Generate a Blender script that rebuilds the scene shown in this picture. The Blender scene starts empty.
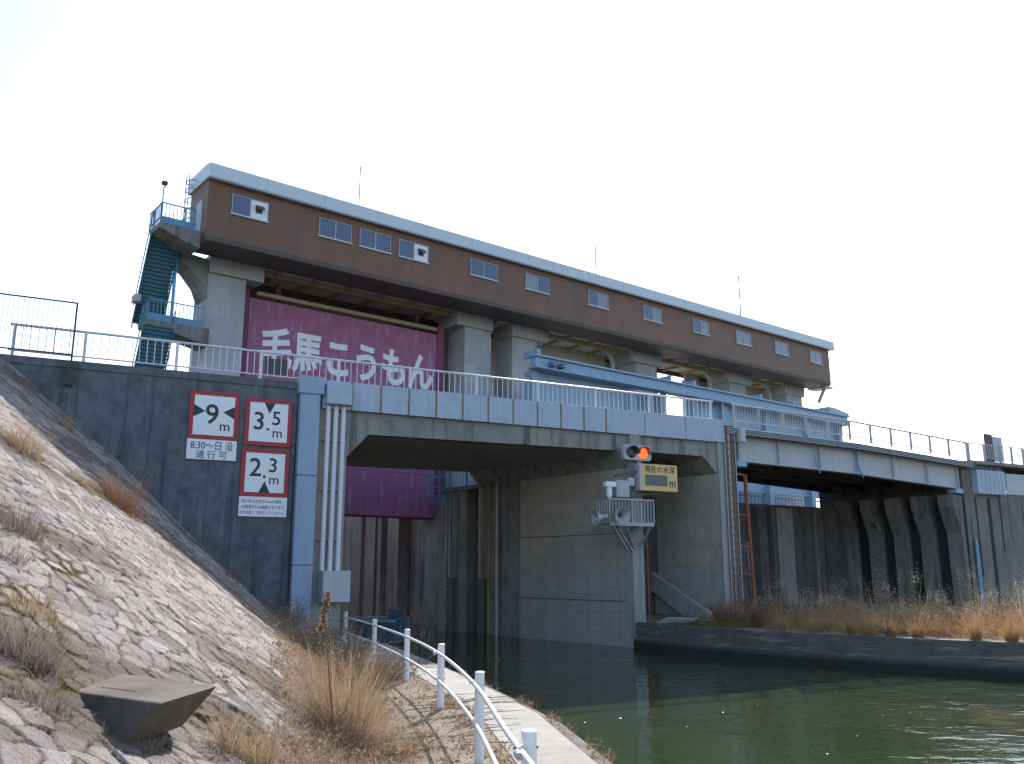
import bpy, bmesh, math, random
import numpy as np
from mathutils import Vector
random.seed(7); RNG = np.random.default_rng(7)
S = bpy.context.scene; COL = S.collection
# ------------------------------------------------------------------ camera
cd = bpy.data.cameras.new('camera'); cam = bpy.data.objects.new('camera', cd); COL.objects.link(cam)
cd.sensor_width = 36; cd.lens = 880 / 1024 * 36; cd.clip_start = .1; cd.clip_end = 6000
cam.location = (0, 0, 2.4); cam.rotation_euler = (math.radians(90 + 12.1), 0, 0)
S.camera = cam; S.render.resolution_x = 1024; S.render.resolution_y = 764
# ------------------------------------------------------------------ sky, sun, exposure
SUN_EL, SUN_AZ = math.radians(32.5), math.radians(9.5)          # azimuth clockwise from straight ahead (+Y)
w = bpy.data.worlds.new('World'); S.world = w; w.use_nodes = True
nt = w.node_tree; nt.nodes.clear()
wo = nt.nodes.new('ShaderNodeOutputWorld'); bg = nt.nodes.new('ShaderNodeBackground'); sk = nt.nodes.new('ShaderNodeTexSky')
sk.sky_type = 'NISHITA'; sk.sun_disc = False; sk.sun_elevation = SUN_EL; sk.sun_rotation = SUN_AZ
sk.air_density = 1.0; sk.dust_density = 1.0; sk.ozone_density = 1.0
bg.inputs['Strength'].default_value = .15
nt.links.new(sk.outputs[0], bg.inputs[0]); nt.links.new(bg.outputs[0], wo.inputs[0])
sd = bpy.data.lights.new('sun', 'SUN'); so = bpy.data.objects.new('sun', sd); COL.objects.link(so)
sd.energy = 4.2; sd.angle = math.radians(.5); sd.color = (1, .95, .87)
sv = Vector((math.sin(SUN_AZ) * math.cos(SUN_EL), math.cos(SUN_AZ) * math.cos(SUN_EL), math.sin(SUN_EL)))
so.rotation_euler = sv.to_track_quat('Z', 'Y').to_euler(); so.location = sv * 200
S.view_settings.view_transform = 'Standard'; S.view_settings.look = 'None'; S.view_settings.gamma = 1
S.view_settings.exposure = 1.15
S.cycles.max_bounces = 8; S.cycles.diffuse_bounces = 5
# ------------------------------------------------------------------ frames
O = np.array([5.648, 42.766, 0.])
def frame(deg):
    a = math.radians(deg); return np.array([math.sin(a), math.cos(a), 0]), np.array([math.cos(a), -math.sin(a), 0])
PHB, PHG = 62.1, 51.0
U, N = frame(PHB); UG, NG = frame(PHG)
def FB(u, n, z): return O + U * u + N * n + np.array([0, 0, z])       # bridge: u along it, n towards the near bank
def FG(u, n, z): return O + UG * u + NG * n + np.array([0, 0, z])     # gate house
def FW(x, y, z): return np.array([x, y, z], float)
W = -1.13
sk_ = math.tan(math.radians(PHB - PHG))     # the piers run parallel to the lock channel
def skew(u, n, z): return FB(u + n * sk_, n, z)
# ------------------------------------------------------------------ mesh builder
ORG = {}
class MB:
    def __init__(s): s.v = []; s.f = []
    def add(s, vs, fs):
        b = len(s.v); s.v += [tuple(map(float, p)) for p in vs]; s.f += [tuple(b + i for i in f) for f in fs]; return s
    def box(s, F, u0, u1, n0, n1, z0, z1):
        if n0 > n1: n0, n1 = n1, n0
        p = [F(u, n, z) for z in (z0, z1) for (u, n) in ((u0, n1), (u1, n1), (u1, n0), (u0, n0))]
        return s.add(p, [(3, 2, 1, 0), (4, 5, 6, 7), (0, 1, 5, 4), (1, 2, 6, 5), (2, 3, 7, 6), (3, 0, 4, 7)])
    def prism(s, F, prof, a, b, axis='n'):
        # closed profile extruded between a and b ; axis 'n': profile (u,z); axis 'u': profile (n,z); axis 'z': profile (u,n)
        k = len(prof)
        g = {'n': lambda p, t: F(p[0], t, p[1]), 'u': lambda p, t: F(t, p[0], p[1]), 'z': lambda p, t: F(p[0], p[1], t)}[axis]
        vs = [g(p, a) for p in prof] + [g(p, b) for p in prof]
        fs = [tuple(range(k)), tuple(range(2 * k - 1, k - 1, -1))] + [(i, i + k, (i + 1) % k + k, (i + 1) % k) for i in range(k)]
        return s.add(vs, fs)
    def bar(s, p, q, wd, hd=None, up=(0, 0, 1)):
        p = np.array(p, float); q = np.array(q, float); hd = hd or wd
        d = q - p; d /= np.linalg.norm(d); up = np.array(up, float)
        if abs(d @ up) > .97: up = U if abs(d @ U) < .9 else N
        a = np.cross(d, up); a /= np.linalg.norm(a); b = np.cross(a, d)
        o = [(-a * wd + -b * hd) / 2, (a * wd - b * hd) / 2, (a * wd + b * hd) / 2, (-a * wd + b * hd) / 2]
        return s.add([p + x for x in o] + [q + x for x in o], [(3, 2, 1, 0), (4, 5, 6, 7), (0, 1, 5, 4), (1, 2, 6, 5), (2, 3, 7, 6), (3, 0, 4, 7)])
    def tube(s, pts, r, k=10, cap=True):
        pts = [np.array(p, float) for p in pts]; r = r if isinstance(r, (list, tuple)) else [r] * len(pts)
        vs = []; fs = []
        t0 = pts[1] - pts[0]; t0 /= np.linalg.norm(t0)
        a = np.cross(t0, [0, 0, 1.]); a = np.array([1., 0, 0]) if np.linalg.norm(a) < .05 else a / np.linalg.norm(a)
        for i, p in enumerate(pts):
            t = pts[min(i + 1, len(pts) - 1)] - pts[max(i - 1, 0)]; t /= np.linalg.norm(t)
            a = a - t * (a @ t); a /= np.linalg.norm(a); b = np.cross(t, a)
            vs += [p + (a * math.cos(j * 2 * math.pi / k) + b * math.sin(j * 2 * math.pi / k)) * r[i] for j in range(k)]
        for i in range(len(pts) - 1):
            fs += [(i * k + j, i * k + (j + 1) % k, (i + 1) * k + (j + 1) % k, (i + 1) * k + j) for j in range(k)]
        if cap: fs += [tuple(range(k - 1, -1, -1)), tuple((len(pts) - 1) * k + j for j in range(k))]
        return s.add(vs, fs)
    def lathe(s, c, axis, prof, k=24, cap=True):
        # prof: list of (distance along axis, radius)
        c = np.array(c, float); axis = np.array(axis, float); axis /= np.linalg.norm(axis)
        e = np.cross(axis, [0, 0, 1.]); e = np.array([1., 0, 0]) if np.linalg.norm(e) < .05 else e / np.linalg.norm(e); f = np.cross(axis, e); n = len(prof)
        vs = [c + axis * d + (e * math.cos(j * 2 * math.pi / k) + f * math.sin(j * 2 * math.pi / k)) * max(r, 1e-4) for d, r in prof for j in range(k)]
        fs = [(i * k + j, i * k + (j + 1) % k, (i + 1) * k + (j + 1) % k, (i + 1) * k + j) for i in range(n - 1) for j in range(k)]
        if cap: fs += [tuple(range(k - 1, -1, -1)), tuple((n - 1) * k + j for j in range(k))]
        return s.add(vs, fs)
    def build(s, name, m, parent=None, bevel=0, smooth=False, org=None):
        if parent is not None: org = ORG[parent]
        elif org is None: org = np.zeros(3)
        me = bpy.data.meshes.new(name)
        if s.v: me.from_pydata([tuple(np.array(v) - org) for v in s.v], [], s.f)
        me.update(); me.materials.append(m)
        o = bpy.data.objects.new(name, me); COL.objects.link(o)
        if not smooth or bevel:
            b = bmesh.new(); b.from_mesh(me); bmesh.ops.recalc_face_normals(b, faces=b.faces); b.to_mesh(me); b.free()
        if smooth:
            me.polygons.foreach_set('use_smooth', [True] * len(me.polygons))
            md = o.modifiers.new('edges', 'EDGE_SPLIT'); md.split_angle = math.radians(40)
        if bevel:
            md = o.modifiers.new('bevel', 'BEVEL'); md.width = bevel; md.segments = 2; md.limit_method = 'ANGLE'
        if parent is not None: o.parent = parent
        else: o.location = tuple(org)
        ORG[o] = org
        return o
def tag(o, label, cat=None, group=None, kind=None):
    if label: o['label'] = label
    if cat: o['category'] = cat
    if group: o['group'] = group
    if kind: o['kind'] = kind
    return o
def thing(name, label, cat, loc, group=None):
    o = bpy.data.objects.new(name, None); COL.objects.link(o); o.location = tuple(loc); o.empty_display_size = .2
    ORG[o] = np.array(loc, float); return tag(o, label, cat, group)
def box(F, *a): return MB().box(F, *a)
# ------------------------------------------------------------------ materials
def newmat(name):
    m = bpy.data.materials.new(name); m.use_nodes = True; t = m.node_tree
    return m, t, t.nodes['Principled BSDF']
class NB:
    def __init__(s, t): s.t = t; s.n = t.nodes; s.l = t.links
    def pos(s, deg=90.):
        g = s.n.new('ShaderNodeNewGeometry'); m = s.n.new('ShaderNodeMapping'); m.inputs['Rotation'].default_value[2] = math.radians(deg - 90)
        s.l.new(g.outputs['Position'], m.inputs[0]); return m.outputs[0]
    def scale(s, v, x, y, z):
        m = s.n.new('ShaderNodeVectorMath'); m.operation = 'MULTIPLY'; s.l.new(v, m.inputs[0]); m.inputs[1].default_value = (x, y, z); return m.outputs[0]
    def noise(s, v, sc, det=6, rough=.6, dist=0):
        k = s.n.new('ShaderNodeTexNoise'); k.inputs['Scale'].default_value = sc; k.inputs['Detail'].default_value = det
        k.inputs['Roughness'].default_value = rough; k.inputs['Distortion'].default_value = dist; s.l.new(v, k.inputs['Vector']); return k.outputs['Fac']
    def ramp(s, v, *st):
        r = s.n.new('ShaderNodeValToRGB'); e = r.color_ramp.elements
        while len(e) < len(st): e.new(.5)
        for i, (p, c) in enumerate(st):
            e[i].position = p; e[i].color = (c, c, c, 1) if isinstance(c, (int, float)) else (*c, 1)
        s.l.new(v, r.inputs[0]); return r.outputs[0]
    def math(s, op, a, b=0., c=None):
        m = s.n.new('ShaderNodeMath'); m.operation = op
        for i, x in enumerate((a, b, c)):
            if x is None: continue
            if isinstance(x, (int, float)): m.inputs[i].default_value = x
            else: s.l.new(x, m.inputs[i])
        return m.outputs[0]
    def mix(s, f, a, b, mode='MIX'):
        m = s.n.new('ShaderNodeMix'); m.data_type = 'RGBA'; m.blend_type = mode
        for i, x in ((0, f), (6, a), (7, b)):
            if isinstance(x, (int, float)): m.inputs[i].default_value = x
            elif isinstance(x, tuple): m.inputs[i].default_value = (*x, 1)
            else: s.l.new(x, m.inputs[i])
        return m.outputs[2]
    def sep(s, v):
        x = s.n.new('ShaderNodeSeparateXYZ'); s.l.new(v, x.inputs[0]); return x.outputs
    def bump(s, bsdf, h, st=.3, d=.02):
        b = s.n.new('ShaderNodeBump'); b.inputs['Strength'].default_value = st; b.inputs['Distance'].default_value = d
        s.l.new(h, b.inputs['Height']); s.l.new(b.outputs[0], bsdf.inputs['Normal'])
def concrete(name, c, dark=None, deg=PHB, streak=.5, patch=.5, lift=0, board=0, lightstreak=0, seed=0, zsplit=None, c2=None):
    m, t, b = newmat(name); g = NB(t); v = g.pos(deg)
    if seed:
        a = g.n.new('ShaderNodeVectorMath'); a.operation = 'ADD'; g.l.new(v, a.inputs[0]); a.inputs[1].default_value = (seed * 7.3, seed * 3.1, seed * .37); vs = a.outputs[0]
    else: vs = v
    dark = dark or tuple(x * .35 for x in c)
    big = g.noise(vs, .35, 5, .6); mid = g.noise(vs, 1.6, 8, .68); fine = g.noise(vs, 14, 6, .7)
    base = g.mix(g.ramp(big, (.3, 0.), (.7, 1.)), tuple(x * .8 for x in c), tuple(x * 1.15 for x in c))
    if c2 is not None:
        z = g.sep(v)[2]; base = g.mix(g.ramp(g.math('ADD', g.math('MULTIPLY', z, .2), g.math('MULTIPLY', mid, .15)), (zsplit[0], 0.), (zsplit[1], 1.)), c2, base)
    base = g.mix(g.math('MULTIPLY', g.ramp(mid, (.42, 0.), (.72, 1.)), patch), base, dark)
    st = g.noise(g.scale(vs, 2.2, 2.2, .13), 1, 6, .65); st2 = g.noise(g.scale(vs, 7, 7, .25), 1, 4, .6)
    base = g.mix(g.math('MULTIPLY', g.ramp(st, (.5, 0.), (.68, 1.)), streak), base, dark)
    if lightstreak: base = g.mix(g.math('MULTIPLY', g.ramp(st2, (.6, 0.), (.75, 1.)), lightstreak), base, tuple(min(.6, x * 2.4) for x in c))
    base = g.mix(g.math('MULTIPLY', g.ramp(fine, (.35, 1.), (.6, 0.)), .25), base, dark)
    h = g.math('ADD', g.math('MULTIPLY', fine, .5), mid)
    if board:
        bd = g.noise(g.scale(vs, .12, .12, 1 / board), 1, 2, .5); bl = g.ramp(bd, (.4, 0.), (.6, 1.))
        base = g.mix(g.math('MULTIPLY', bl, .28), base, tuple(x * .62 for x in c)); h = g.math('ADD', h, g.math('MULTIPLY', bl, .8))
    g.l.new(base, b.inputs['Base Color']); b.inputs['Roughness'].default_value = .9; b.inputs['Specular IOR Level'].default_value = .25
    g.bump(b, h, .5, .015); return m
def paint(name, c, rough=.5, metal=0, dirt=.4, dirtc=None, deg=PHB, sc=1.2, rust=0, streak=.4, fade=0, fadec=None):
    m, t, b = newmat(name); g = NB(t); v = g.pos(deg)
    dirtc = dirtc or tuple(x * .5 for x in c)
    n1 = g.noise(v, sc, 7, .65); n2 = g.noise(g.scale(v, 5, 5, .3), 1, 5, .65); n3 = g.noise(v, 22, 4, .6)
    col = g.mix(g.math('MULTIPLY', g.ramp(n1, (.4, 0.), (.75, 1.)), dirt), c, dirtc)
    col = g.mix(g.math('MULTIPLY', g.ramp(n2, (.5, 0.), (.72, 1.)), streak), col, dirtc)
    col = g.mix(g.math('MULTIPLY', n3, .15), col, tuple(x * .7 for x in c))
    if fade: col = g.mix(g.math('MULTIPLY', g.ramp(g.noise(g.scale(v, 2.6, 2.6, .55), 1, 8, .72), (.53, 0.), (.66, 1.)), fade), col, fadec)
    if rust: col = g.mix(g.math('MULTIPLY', g.ramp(g.noise(v, 3.1, 8, .75), (.6, 0.), (.68, 1.)), rust), col, (.17, .06, .025))
    g.l.new(col, b.inputs['Base Color']); b.inputs['Roughness'].default_value = rough; b.inputs['Metallic'].default_value = metal
    g.bump(b, n3, .15, .004); return m
def flat(name, c, rough=.5, emit=0):
    m, t, b = newmat(name); b.inputs['Base Color'].default_value = (*c, 1); b.inputs['Roughness'].default_value = rough
    if emit: b.inputs['Emission Color'].default_value = (*c, 1); b.inputs['Emission Strength'].default_value = emit
    return m
def foliage(name, c1, c2, c3=None, trans=.3):
    m, t, b = newmat(name); g = NB(t); oi = g.n.new('ShaderNodeNewGeometry')
    r = oi.outputs['Random Per Island']
    st = [(0., c1), (.55, c2)] + ([(1., c3)] if c3 else [])
    g.l.new(g.ramp(r, *st), b.inputs['Base Color']); b.inputs['Roughness'].default_value = .8; b.inputs['Specular IOR Level'].default_value = .2
    tr = g.n.new('ShaderNodeBsdfTranslucent'); g.l.new(g.ramp(r, *st), tr.inputs['Color']); mx = g.n.new('ShaderNodeMixShader'); mx.inputs[0].default_value = trans
    g.l.new(b.outputs[0], mx.inputs[1]); g.l.new(tr.outputs[0], mx.inputs[2]); g.l.new(mx.outputs[0], g.n['Material Output'].inputs[0]); return m
M = {}
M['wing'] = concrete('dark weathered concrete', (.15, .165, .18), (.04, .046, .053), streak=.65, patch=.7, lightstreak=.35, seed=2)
M['deck'] = concrete('stained grey concrete', (.30, .29, .275), (.07, .066, .06), streak=.8, patch=.3, seed=1)
M['pier'] = concrete('board marked concrete', (.45, .385, .325), (.21, .175, .145), streak=.3, patch=.4, board=.16, seed=3, zsplit=(.58, .64), c2=(.36, .365, .37))
M['soffit'] = concrete('dim soffit concrete', (.42, .36, .31), (.24, .20, .17), streak=0, patch=.4, seed=4)
M['nose'] = concrete('pale grey concrete', (.36, .355, .36), (.15, .145, .145), streak=.5, patch=.3, seed=5)
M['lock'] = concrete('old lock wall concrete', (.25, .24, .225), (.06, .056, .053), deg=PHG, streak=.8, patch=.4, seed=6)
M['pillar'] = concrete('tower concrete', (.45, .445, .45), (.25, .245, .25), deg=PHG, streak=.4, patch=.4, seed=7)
M['jointgrey'] = concrete('dull joint line', (.15, .13, .115), seed=13)
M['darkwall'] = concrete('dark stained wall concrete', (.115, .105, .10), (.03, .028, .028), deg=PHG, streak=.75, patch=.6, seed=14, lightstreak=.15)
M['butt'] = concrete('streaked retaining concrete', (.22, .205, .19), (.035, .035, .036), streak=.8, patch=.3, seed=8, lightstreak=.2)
M['buttdark'] = concrete('near black concrete', (.05, .05, .05), (.02, .02, .022), streak=.6, patch=.4, seed=9)  # near-black tone for the wall between buttresses, strips and joints
def mk_quay():
    m, t, b = newmat('tide stained quay concrete'); g = NB(t); v = g.pos(); z = g.sep(v)[2]
    a = g.noise(v, 1.3, 8, .7); h = g.noise(g.scale(v, .5, .5, 5), 1, 7, .7); f = g.noise(v, 16, 6, .7)
    col = g.mix(g.ramp(a, (.35, 0.), (.7, 1.)), (.15, .138, .125), (.075, .07, .066))
    wet = g.ramp(g.math('ADD', z, g.math('MULTIPLY', a, .5)), (.0, 0.), (1., 1.))
    fl = g.math('MULTIPLY', g.ramp(h, (.55, 0.), (.66, 1.)), g.ramp(g.math('ADD', g.math('ADD', z, g.math('MULTIPLY', a, .4)), .75), (.1, 0.), (.35, 1.)))
    col = g.mix(g.math('MULTIPLY', fl, .7), col, (.34, .33, .32)); col = g.mix(g.math('MULTIPLY', g.ramp(f, (.4, 0.), (.65, 1.)), .5), col, (.05, .047, .044))
    col = g.mix(g.ramp(g.math('ADD', g.math('ADD', z, g.math('MULTIPLY', a, .35)), 1.), (.25, 1.), (.5, 0.)), col, (.025, .024, .02))
    g.l.new(col, b.inputs['Base Color']); b.inputs['Roughness'].default_value = .85; g.bump(b, g.math('ADD', a, f), .8, .04); return m
M['quay'] = mk_quay()
M['quay_plain'] = concrete('wet dark quay concrete', (.10, .095, .088), (.02, .02, .02), streak=.2, patch=.8, lightstreak=0, seed=10)
M['path'] = concrete('path concrete', (.30, .28, .255), (.15, .13, .11), streak=0, patch=.6, seed=11)
M['slab'] = concrete('weathered slab concrete', (.125, .10, .082), (.04, .032, .027), streak=0, patch=.85, seed=12)
M['panel'] = paint('blue grey painted panel', (.40, .465, .56), .7, dirt=.55, dirtc=(.27, .315, .385), streak=.5, sc=2.5, rust=.12)
M['column'] = paint('blue grey painted pilaster', (.30, .38, .50), .6, dirt=.4, dirtc=(.19, .24, .32), streak=.3)
M['greyrail'] = paint('weathered grey rail paint', (.40, .40, .43), .5, dirt=.3, streak=.2)
M['whiterail'] = paint('off white rail paint', (.60, .60, .63), .45, dirt=.3, dirtc=(.5, .48, .45), streak=.2)
M['handrail'] = paint('white handrail paint', (.80, .80, .82), .35, dirt=.2, dirtc=(.6, .58, .55), streak=.15, sc=5)
M['brownrail'] = flat('dark brown bars', (.045, .032, .03), .6)
M['rustline'] = paint('rust stain joint', (.27, .20, .10), .9, dirt=.8, dirtc=(.14, .08, .035), sc=2, streak=.6)
M['purple'] = paint('faded purple gate paint', (.35, .11, .205), .65, dirt=.45, dirtc=(.26, .085, .155), deg=PHG, streak=.4, fade=.7, fadec=(.44, .27, .36))
M['purple2'] = paint('purple frame paint', (.22, .04, .10), .6, deg=PHG)
M['letter'] = paint('white lettering paint', (.82, .81, .83), .6, dirt=.2, dirtc=(.6, .52, .56), deg=PHG, streak=.25)
M['gateblue'] = paint('sky blue steel paint', (.27, .38, .51), .5, dirt=.35, dirtc=(.13, .27, .42), deg=PHG, rust=.2)
M['stairblue'] = paint('teal stair paint', (.03, .12, .165), .5, dirt=.4, deg=PHG)
M['stairrail'] = paint('blue stair rail paint', (.12, .27, .42), .5, dirt=.4, deg=PHG)
M['floatblue'] = paint('dark blue float paint', (.06, .13, .22), .5, dirt=.4)
M['railblue'] = paint('bright blue rail paint', (.12, .34, .60), .5, dirt=.3, deg=PHG)
M['fascia'] = paint('pale blue roof fascia', (.58, .63, .67), .45, dirt=.25, dirtc=(.48, .52, .56), deg=PHG, streak=.2)
M['frame'] = flat('aluminium window frame', (.36, .38, .42), .4)
M['sill'] = flat('white window sill', (.62, .63, .66), .5)
M['paleglass'] = flat('sky toned window glass', (.24, .25, .31), .12)  # pale tint stands in for blinds and paints the reflected sky into the panes
M['girder'] = paint('pale girder paint', (.43, .45, .48), .55, dirt=.35, dirtc=(.31, .31, .33), streak=.5)
M['girderdark'] = paint('dark girder steel', (.09, .088, .09), .7)
M['pipe'] = paint('pvc conduit', (.66, .65, .70), .5, dirt=.25, dirtc=(.45, .43, .46), streak=.5)
M['boxgrey'] = paint('grey junction box', (.46, .46, .50), .5, dirt=.2)
M['galv'] = paint('galvanised steel', (.38, .40, .43), .5, metal=.3, dirt=.3)
M['rust'] = paint('rusty red steel', (.30, .085, .045), .85, dirt=.6, dirtc=(.10, .045, .03), sc=4)
M['rustdark'] = paint('dull rusty brown steel', (.17, .13, .105), .9, dirt=.6, dirtc=(.09, .06, .05), sc=5, streak=.6)
M['red'] = paint('sign red', (.38, .014, .024), .45, dirt=.15, streak=.1)
M['white'] = paint('sign white', (.78, .78, .80), .45, dirt=.15, dirtc=(.62, .62, .64), streak=.15)
M['black'] = flat('sign black', (.018, .018, .022), .5)
M['yellow'] = paint('sign yellow', (.70, .47, .19), .45, dirt=.15, streak=.1)
M['screen'] = flat('unlit display', (.075, .085, .10), .3)
M['glass'] = None
M['redlamp'] = flat('lit red signal lens', (1., .10, .015), .4, emit=.9)
M['darklens'] = flat('dark signal lens', (.02, .02, .022), .3)
M['yellowbeam'] = paint('yellow beam paint', (.33, .25, .135), .6, dirt=.4, deg=PHG)
M['ceiling'] = paint('cream ceiling', (.55, .50, .40), .7, dirt=.3, deg=PHG)
M['brownsoffit'] = paint('brown soffit panel', (.095, .066, .058), .6, dirt=.3, deg=PHG)
M['rod'] = flat('thin metal rod', (.3, .28, .30), .5)
def mk_glass():
    m, t, b = newmat('window glass'); b.inputs['Base Color'].default_value = (.075, .10, .17, 1); b.inputs['Roughness'].default_value = .08; b.inputs['Specular IOR Level'].default_value = .8
    return m
M['glass'] = mk_glass()
def mk_brown():
    m, t, b = newmat('brown corrugated cladding'); g = NB(t); v = g.pos(PHG); x, y, z = g.sep(v)
    n1 = g.noise(v, .25, 4, .6); n2 = g.noise(g.scale(v, 1.2, 1.2, .25), 1, 5, .65); n3 = g.noise(v, 6, 5, .6)
    col = g.mix(g.ramp(n1, (.35, 0.), (.65, 1.)), (.165, .070, .036), (.215, .092, .046))
    wn = g.n.new('ShaderNodeTexWhiteNoise'); wn.noise_dimensions = '1D'; g.l.new(g.math('FLOOR', g.math('MULTIPLY', g.math('ADD', g.math('MULTIPLY', y, .7771), g.math('MULTIPLY', x, .6293)), .41)), wn.inputs['W'])
    col = g.mix(g.math('MULTIPLY', wn.outputs['Value'], .3), col, (.115, .060, .04))
    col = g.mix(g.math('MULTIPLY', g.ramp(n2, (.45, 0.), (.7, 1.)), .5), col, (.095, .055, .042))
    col = g.mix(g.math('MULTIPLY', n3, .25), col, (.13, .07, .045))
    sw = g.math('PINGPONG', g.math('ADD', x, y), .09)
    g.l.new(col, b.inputs['Base Color']); b.inputs['Roughness'].default_value = .5
    g.bump(b, g.ramp(sw, (.02, 0.), (.05, 1.)), .4, .02); return m
M['brown'] = mk_brown()
def mk_water():
    m, t, b = newmat('green canal water'); g = NB(t); v = g.pos()
    b.inputs['Base Color'].default_value = (.029, .044, .020, 1); b.inputs['Roughness'].default_value = .03; b.inputs['IOR'].default_value = 1.33
    n1 = g.noise(g.scale(v, .9, 1.3, 1), 1.1, 3, .5, .4); n2 = g.noise(g.scale(v, 1, 1.4, 1), 4.5, 3, .55, .3); n3 = g.math('ADD', g.noise(v, .25, 2, .5), g.math('MULTIPLY', g.math('SUBTRACT', g.sep(v)[0], 6.), .022))
    amp = g.ramp(n3, (.45, .28), (.66, 1.05))
    h = g.math('MULTIPLY', g.math('ADD', n1, g.math('MULTIPLY', n2, .16)), amp)
    g.bump(b, h, 1, .062); return m
M['water'] = mk_water()
def mk_soil(name, c1, c2):
    m, t, b = newmat(name); g = NB(t); v = g.pos()
    a = g.noise(v, .8, 8, .7); f = g.noise(v, 18, 6, .75)
    col = g.mix(g.ramp(a, (.35, 0.), (.65, 1.)), c1, c2); col = g.mix(g.math('MULTIPLY', g.ramp(f, (.4, 0.), (.65, 1.)), .6), col, tuple(x * .4 for x in c1))
    g.l.new(col, b.inputs['Base Color']); b.inputs['Roughness'].default_value = .95; b.inputs['Specular IOR Level'].default_value = .1
    g.bump(b, g.math('ADD', a, f), .8, .04); return m
M['soil'] = mk_soil('dry sandy soil', (.34, .29, .235), (.23, .185, .14))
M['bed'] = mk_soil('river bed mud', (.08, .075, .05), (.05, .05, .035))
M['quaysoil'] = mk_soil('quay top soil', (.30, .25, .19), (.19, .15, .105))
def mk_stone():
    m, t, b = newmat('pitched granite'); g = NB(t); v = g.pos()
    at = g.n.new('ShaderNodeAttribute'); at.attribute_name = 'stone'; r, gap, moss = g.sep(at.outputs['Vector'])
    n1 = g.noise(v, 3.5, 8, .7); n2 = g.noise(v, 30, 6, .75); n3 = g.noise(v, .5, 4, .6)
    col = g.ramp(r, (0., (.21, .18, .168)), (.35, (.36, .312, .295)), (.7, (.48, .42, .395)), (1., (.31, .272, .26)))
    col = g.mix(g.math('MULTIPLY', g.ramp(n1, (.45, 0.), (.65, 1.)), .5), col, (.17, .138, .115))
    col = g.mix(g.math('MULTIPLY', g.ramp(n2, (.45, 0.), (.7, 1.)), .4), col, (.12, .10, .085))
    dirt = g.mix(g.ramp(n2, (.35, 0.), (.65, 1.)), (.055, .04, .03), (.17, .125, .09))
    col = g.mix(gap, col, dirt)
    mc = g.mix(n2, (.07, .052, .02), (.16, .115, .045))
    col = g.mix(moss, col, mc)
    g.l.new(col, b.inputs['Base Color']); b.inputs['Roughness'].default_value = .92; b.inputs['Specular IOR Level'].default_value = .15
    g.bump(b, g.math('ADD', n1, n2), 1., .05); return m
M['stone'] = mk_stone()
M['straw'] = foliage('dry straw blades', (.33, .235, .14), (.44, .33, .21), (.20, .13, .08))
M['amber'] = foliage('amber reed blades', (.44, .25, .115), (.50, .34, .18), (.28, .145, .065))
M['greygrass'] = foliage('grey withered blades', (.20, .16, .135), (.30, .24, .19), (.12, .095, .09))
M['redweed'] = foliage('red brown weed', (.20, .095, .05), (.30, .16, .085), (.13, .06, .04))
M['russet'] = foliage('russet dry weed', (.27, .17, .10), (.36, .25, .155), (.17, .10, .065))
M['russet2'] = foliage('orange brown weeds', (.32, .16, .085), (.40, .235, .13), (.19, .085, .055))
M['twig'] = foliage('bare twigs', (.12, .08, .06), (.20, .14, .10), (.08, .055, .05), .1)
M['pampas'] = foliage('pale seed heads', (.50, .41, .28), (.58, .49, .36), (.36, .27, .17))
M['greenweed'] = foliage('dull green weed', (.16, .15, .045), (.24, .21, .07), (.10, .10, .03))
# ------------------------------------------------------------------ text
def letters(s, size, F, u, n, z, m, name, parent, bold=0, sx=1, depth=.012, align='CENTER', shear=0):
    c = bpy.data.curves.new('txt', 'FONT'); c.body = s; c.size = size; c.align_x = align; c.offset = bold * size; c.extrude = depth / 2; c.resolution_u = 4
    to = bpy.data.objects.new('txt', c); COL.objects.link(to); dg = bpy.context.evaluated_depsgraph_get(); dg.update()
    me = bpy.data.meshes.new_from_object(to.evaluated_get(dg)); bpy.data.objects.remove(to); bpy.data.curves.remove(c)
    org = ORG[parent]
    co = np.empty(len(me.vertices) * 3); me.vertices.foreach_get('co', co); co = co.reshape(-1, 3)
    u0 = F(0, 0, 0); du = F(1, 0, 0) - u0; dn = F(0, 1, 0) - u0
    p = F(u, n, z)[None] + co[:, :1] * sx * du + co[:, 1:2] * np.array([[0, 0, 1.]]) + (co[:, 2:3] + depth / 2) * dn - org
    me.vertices.foreach_set('co', p.ravel()); me.update(); me.name = name
    me.materials.clear(); me.materials.append(m)
    o = bpy.data.objects.new(name, me); COL.objects.link(o); o.parent = parent; ORG[o] = org; return o
def loc0(F, u, n, z): return F(u, n, z)

# ================================================================== SETTING: ground, water, slope, path, quay
bed = MB(); bed.add([(-3000, -3000, -3.2), (3000, -3000, -3.2), (3000, 3000, -3.2), (-3000, 3000, -3.2)], [(0, 1, 2, 3)])
tag(bed.build('ground', M['bed']), None, None, None, 'structure')
wt = MB(); wt.add([(-260, -160, W), (260, -160, W), (260, 330, W), (-260, 330, W)], [(0, 1, 2, 3)])
tag(wt.build('water', M['water']), None, None, None, 'structure')
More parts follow.
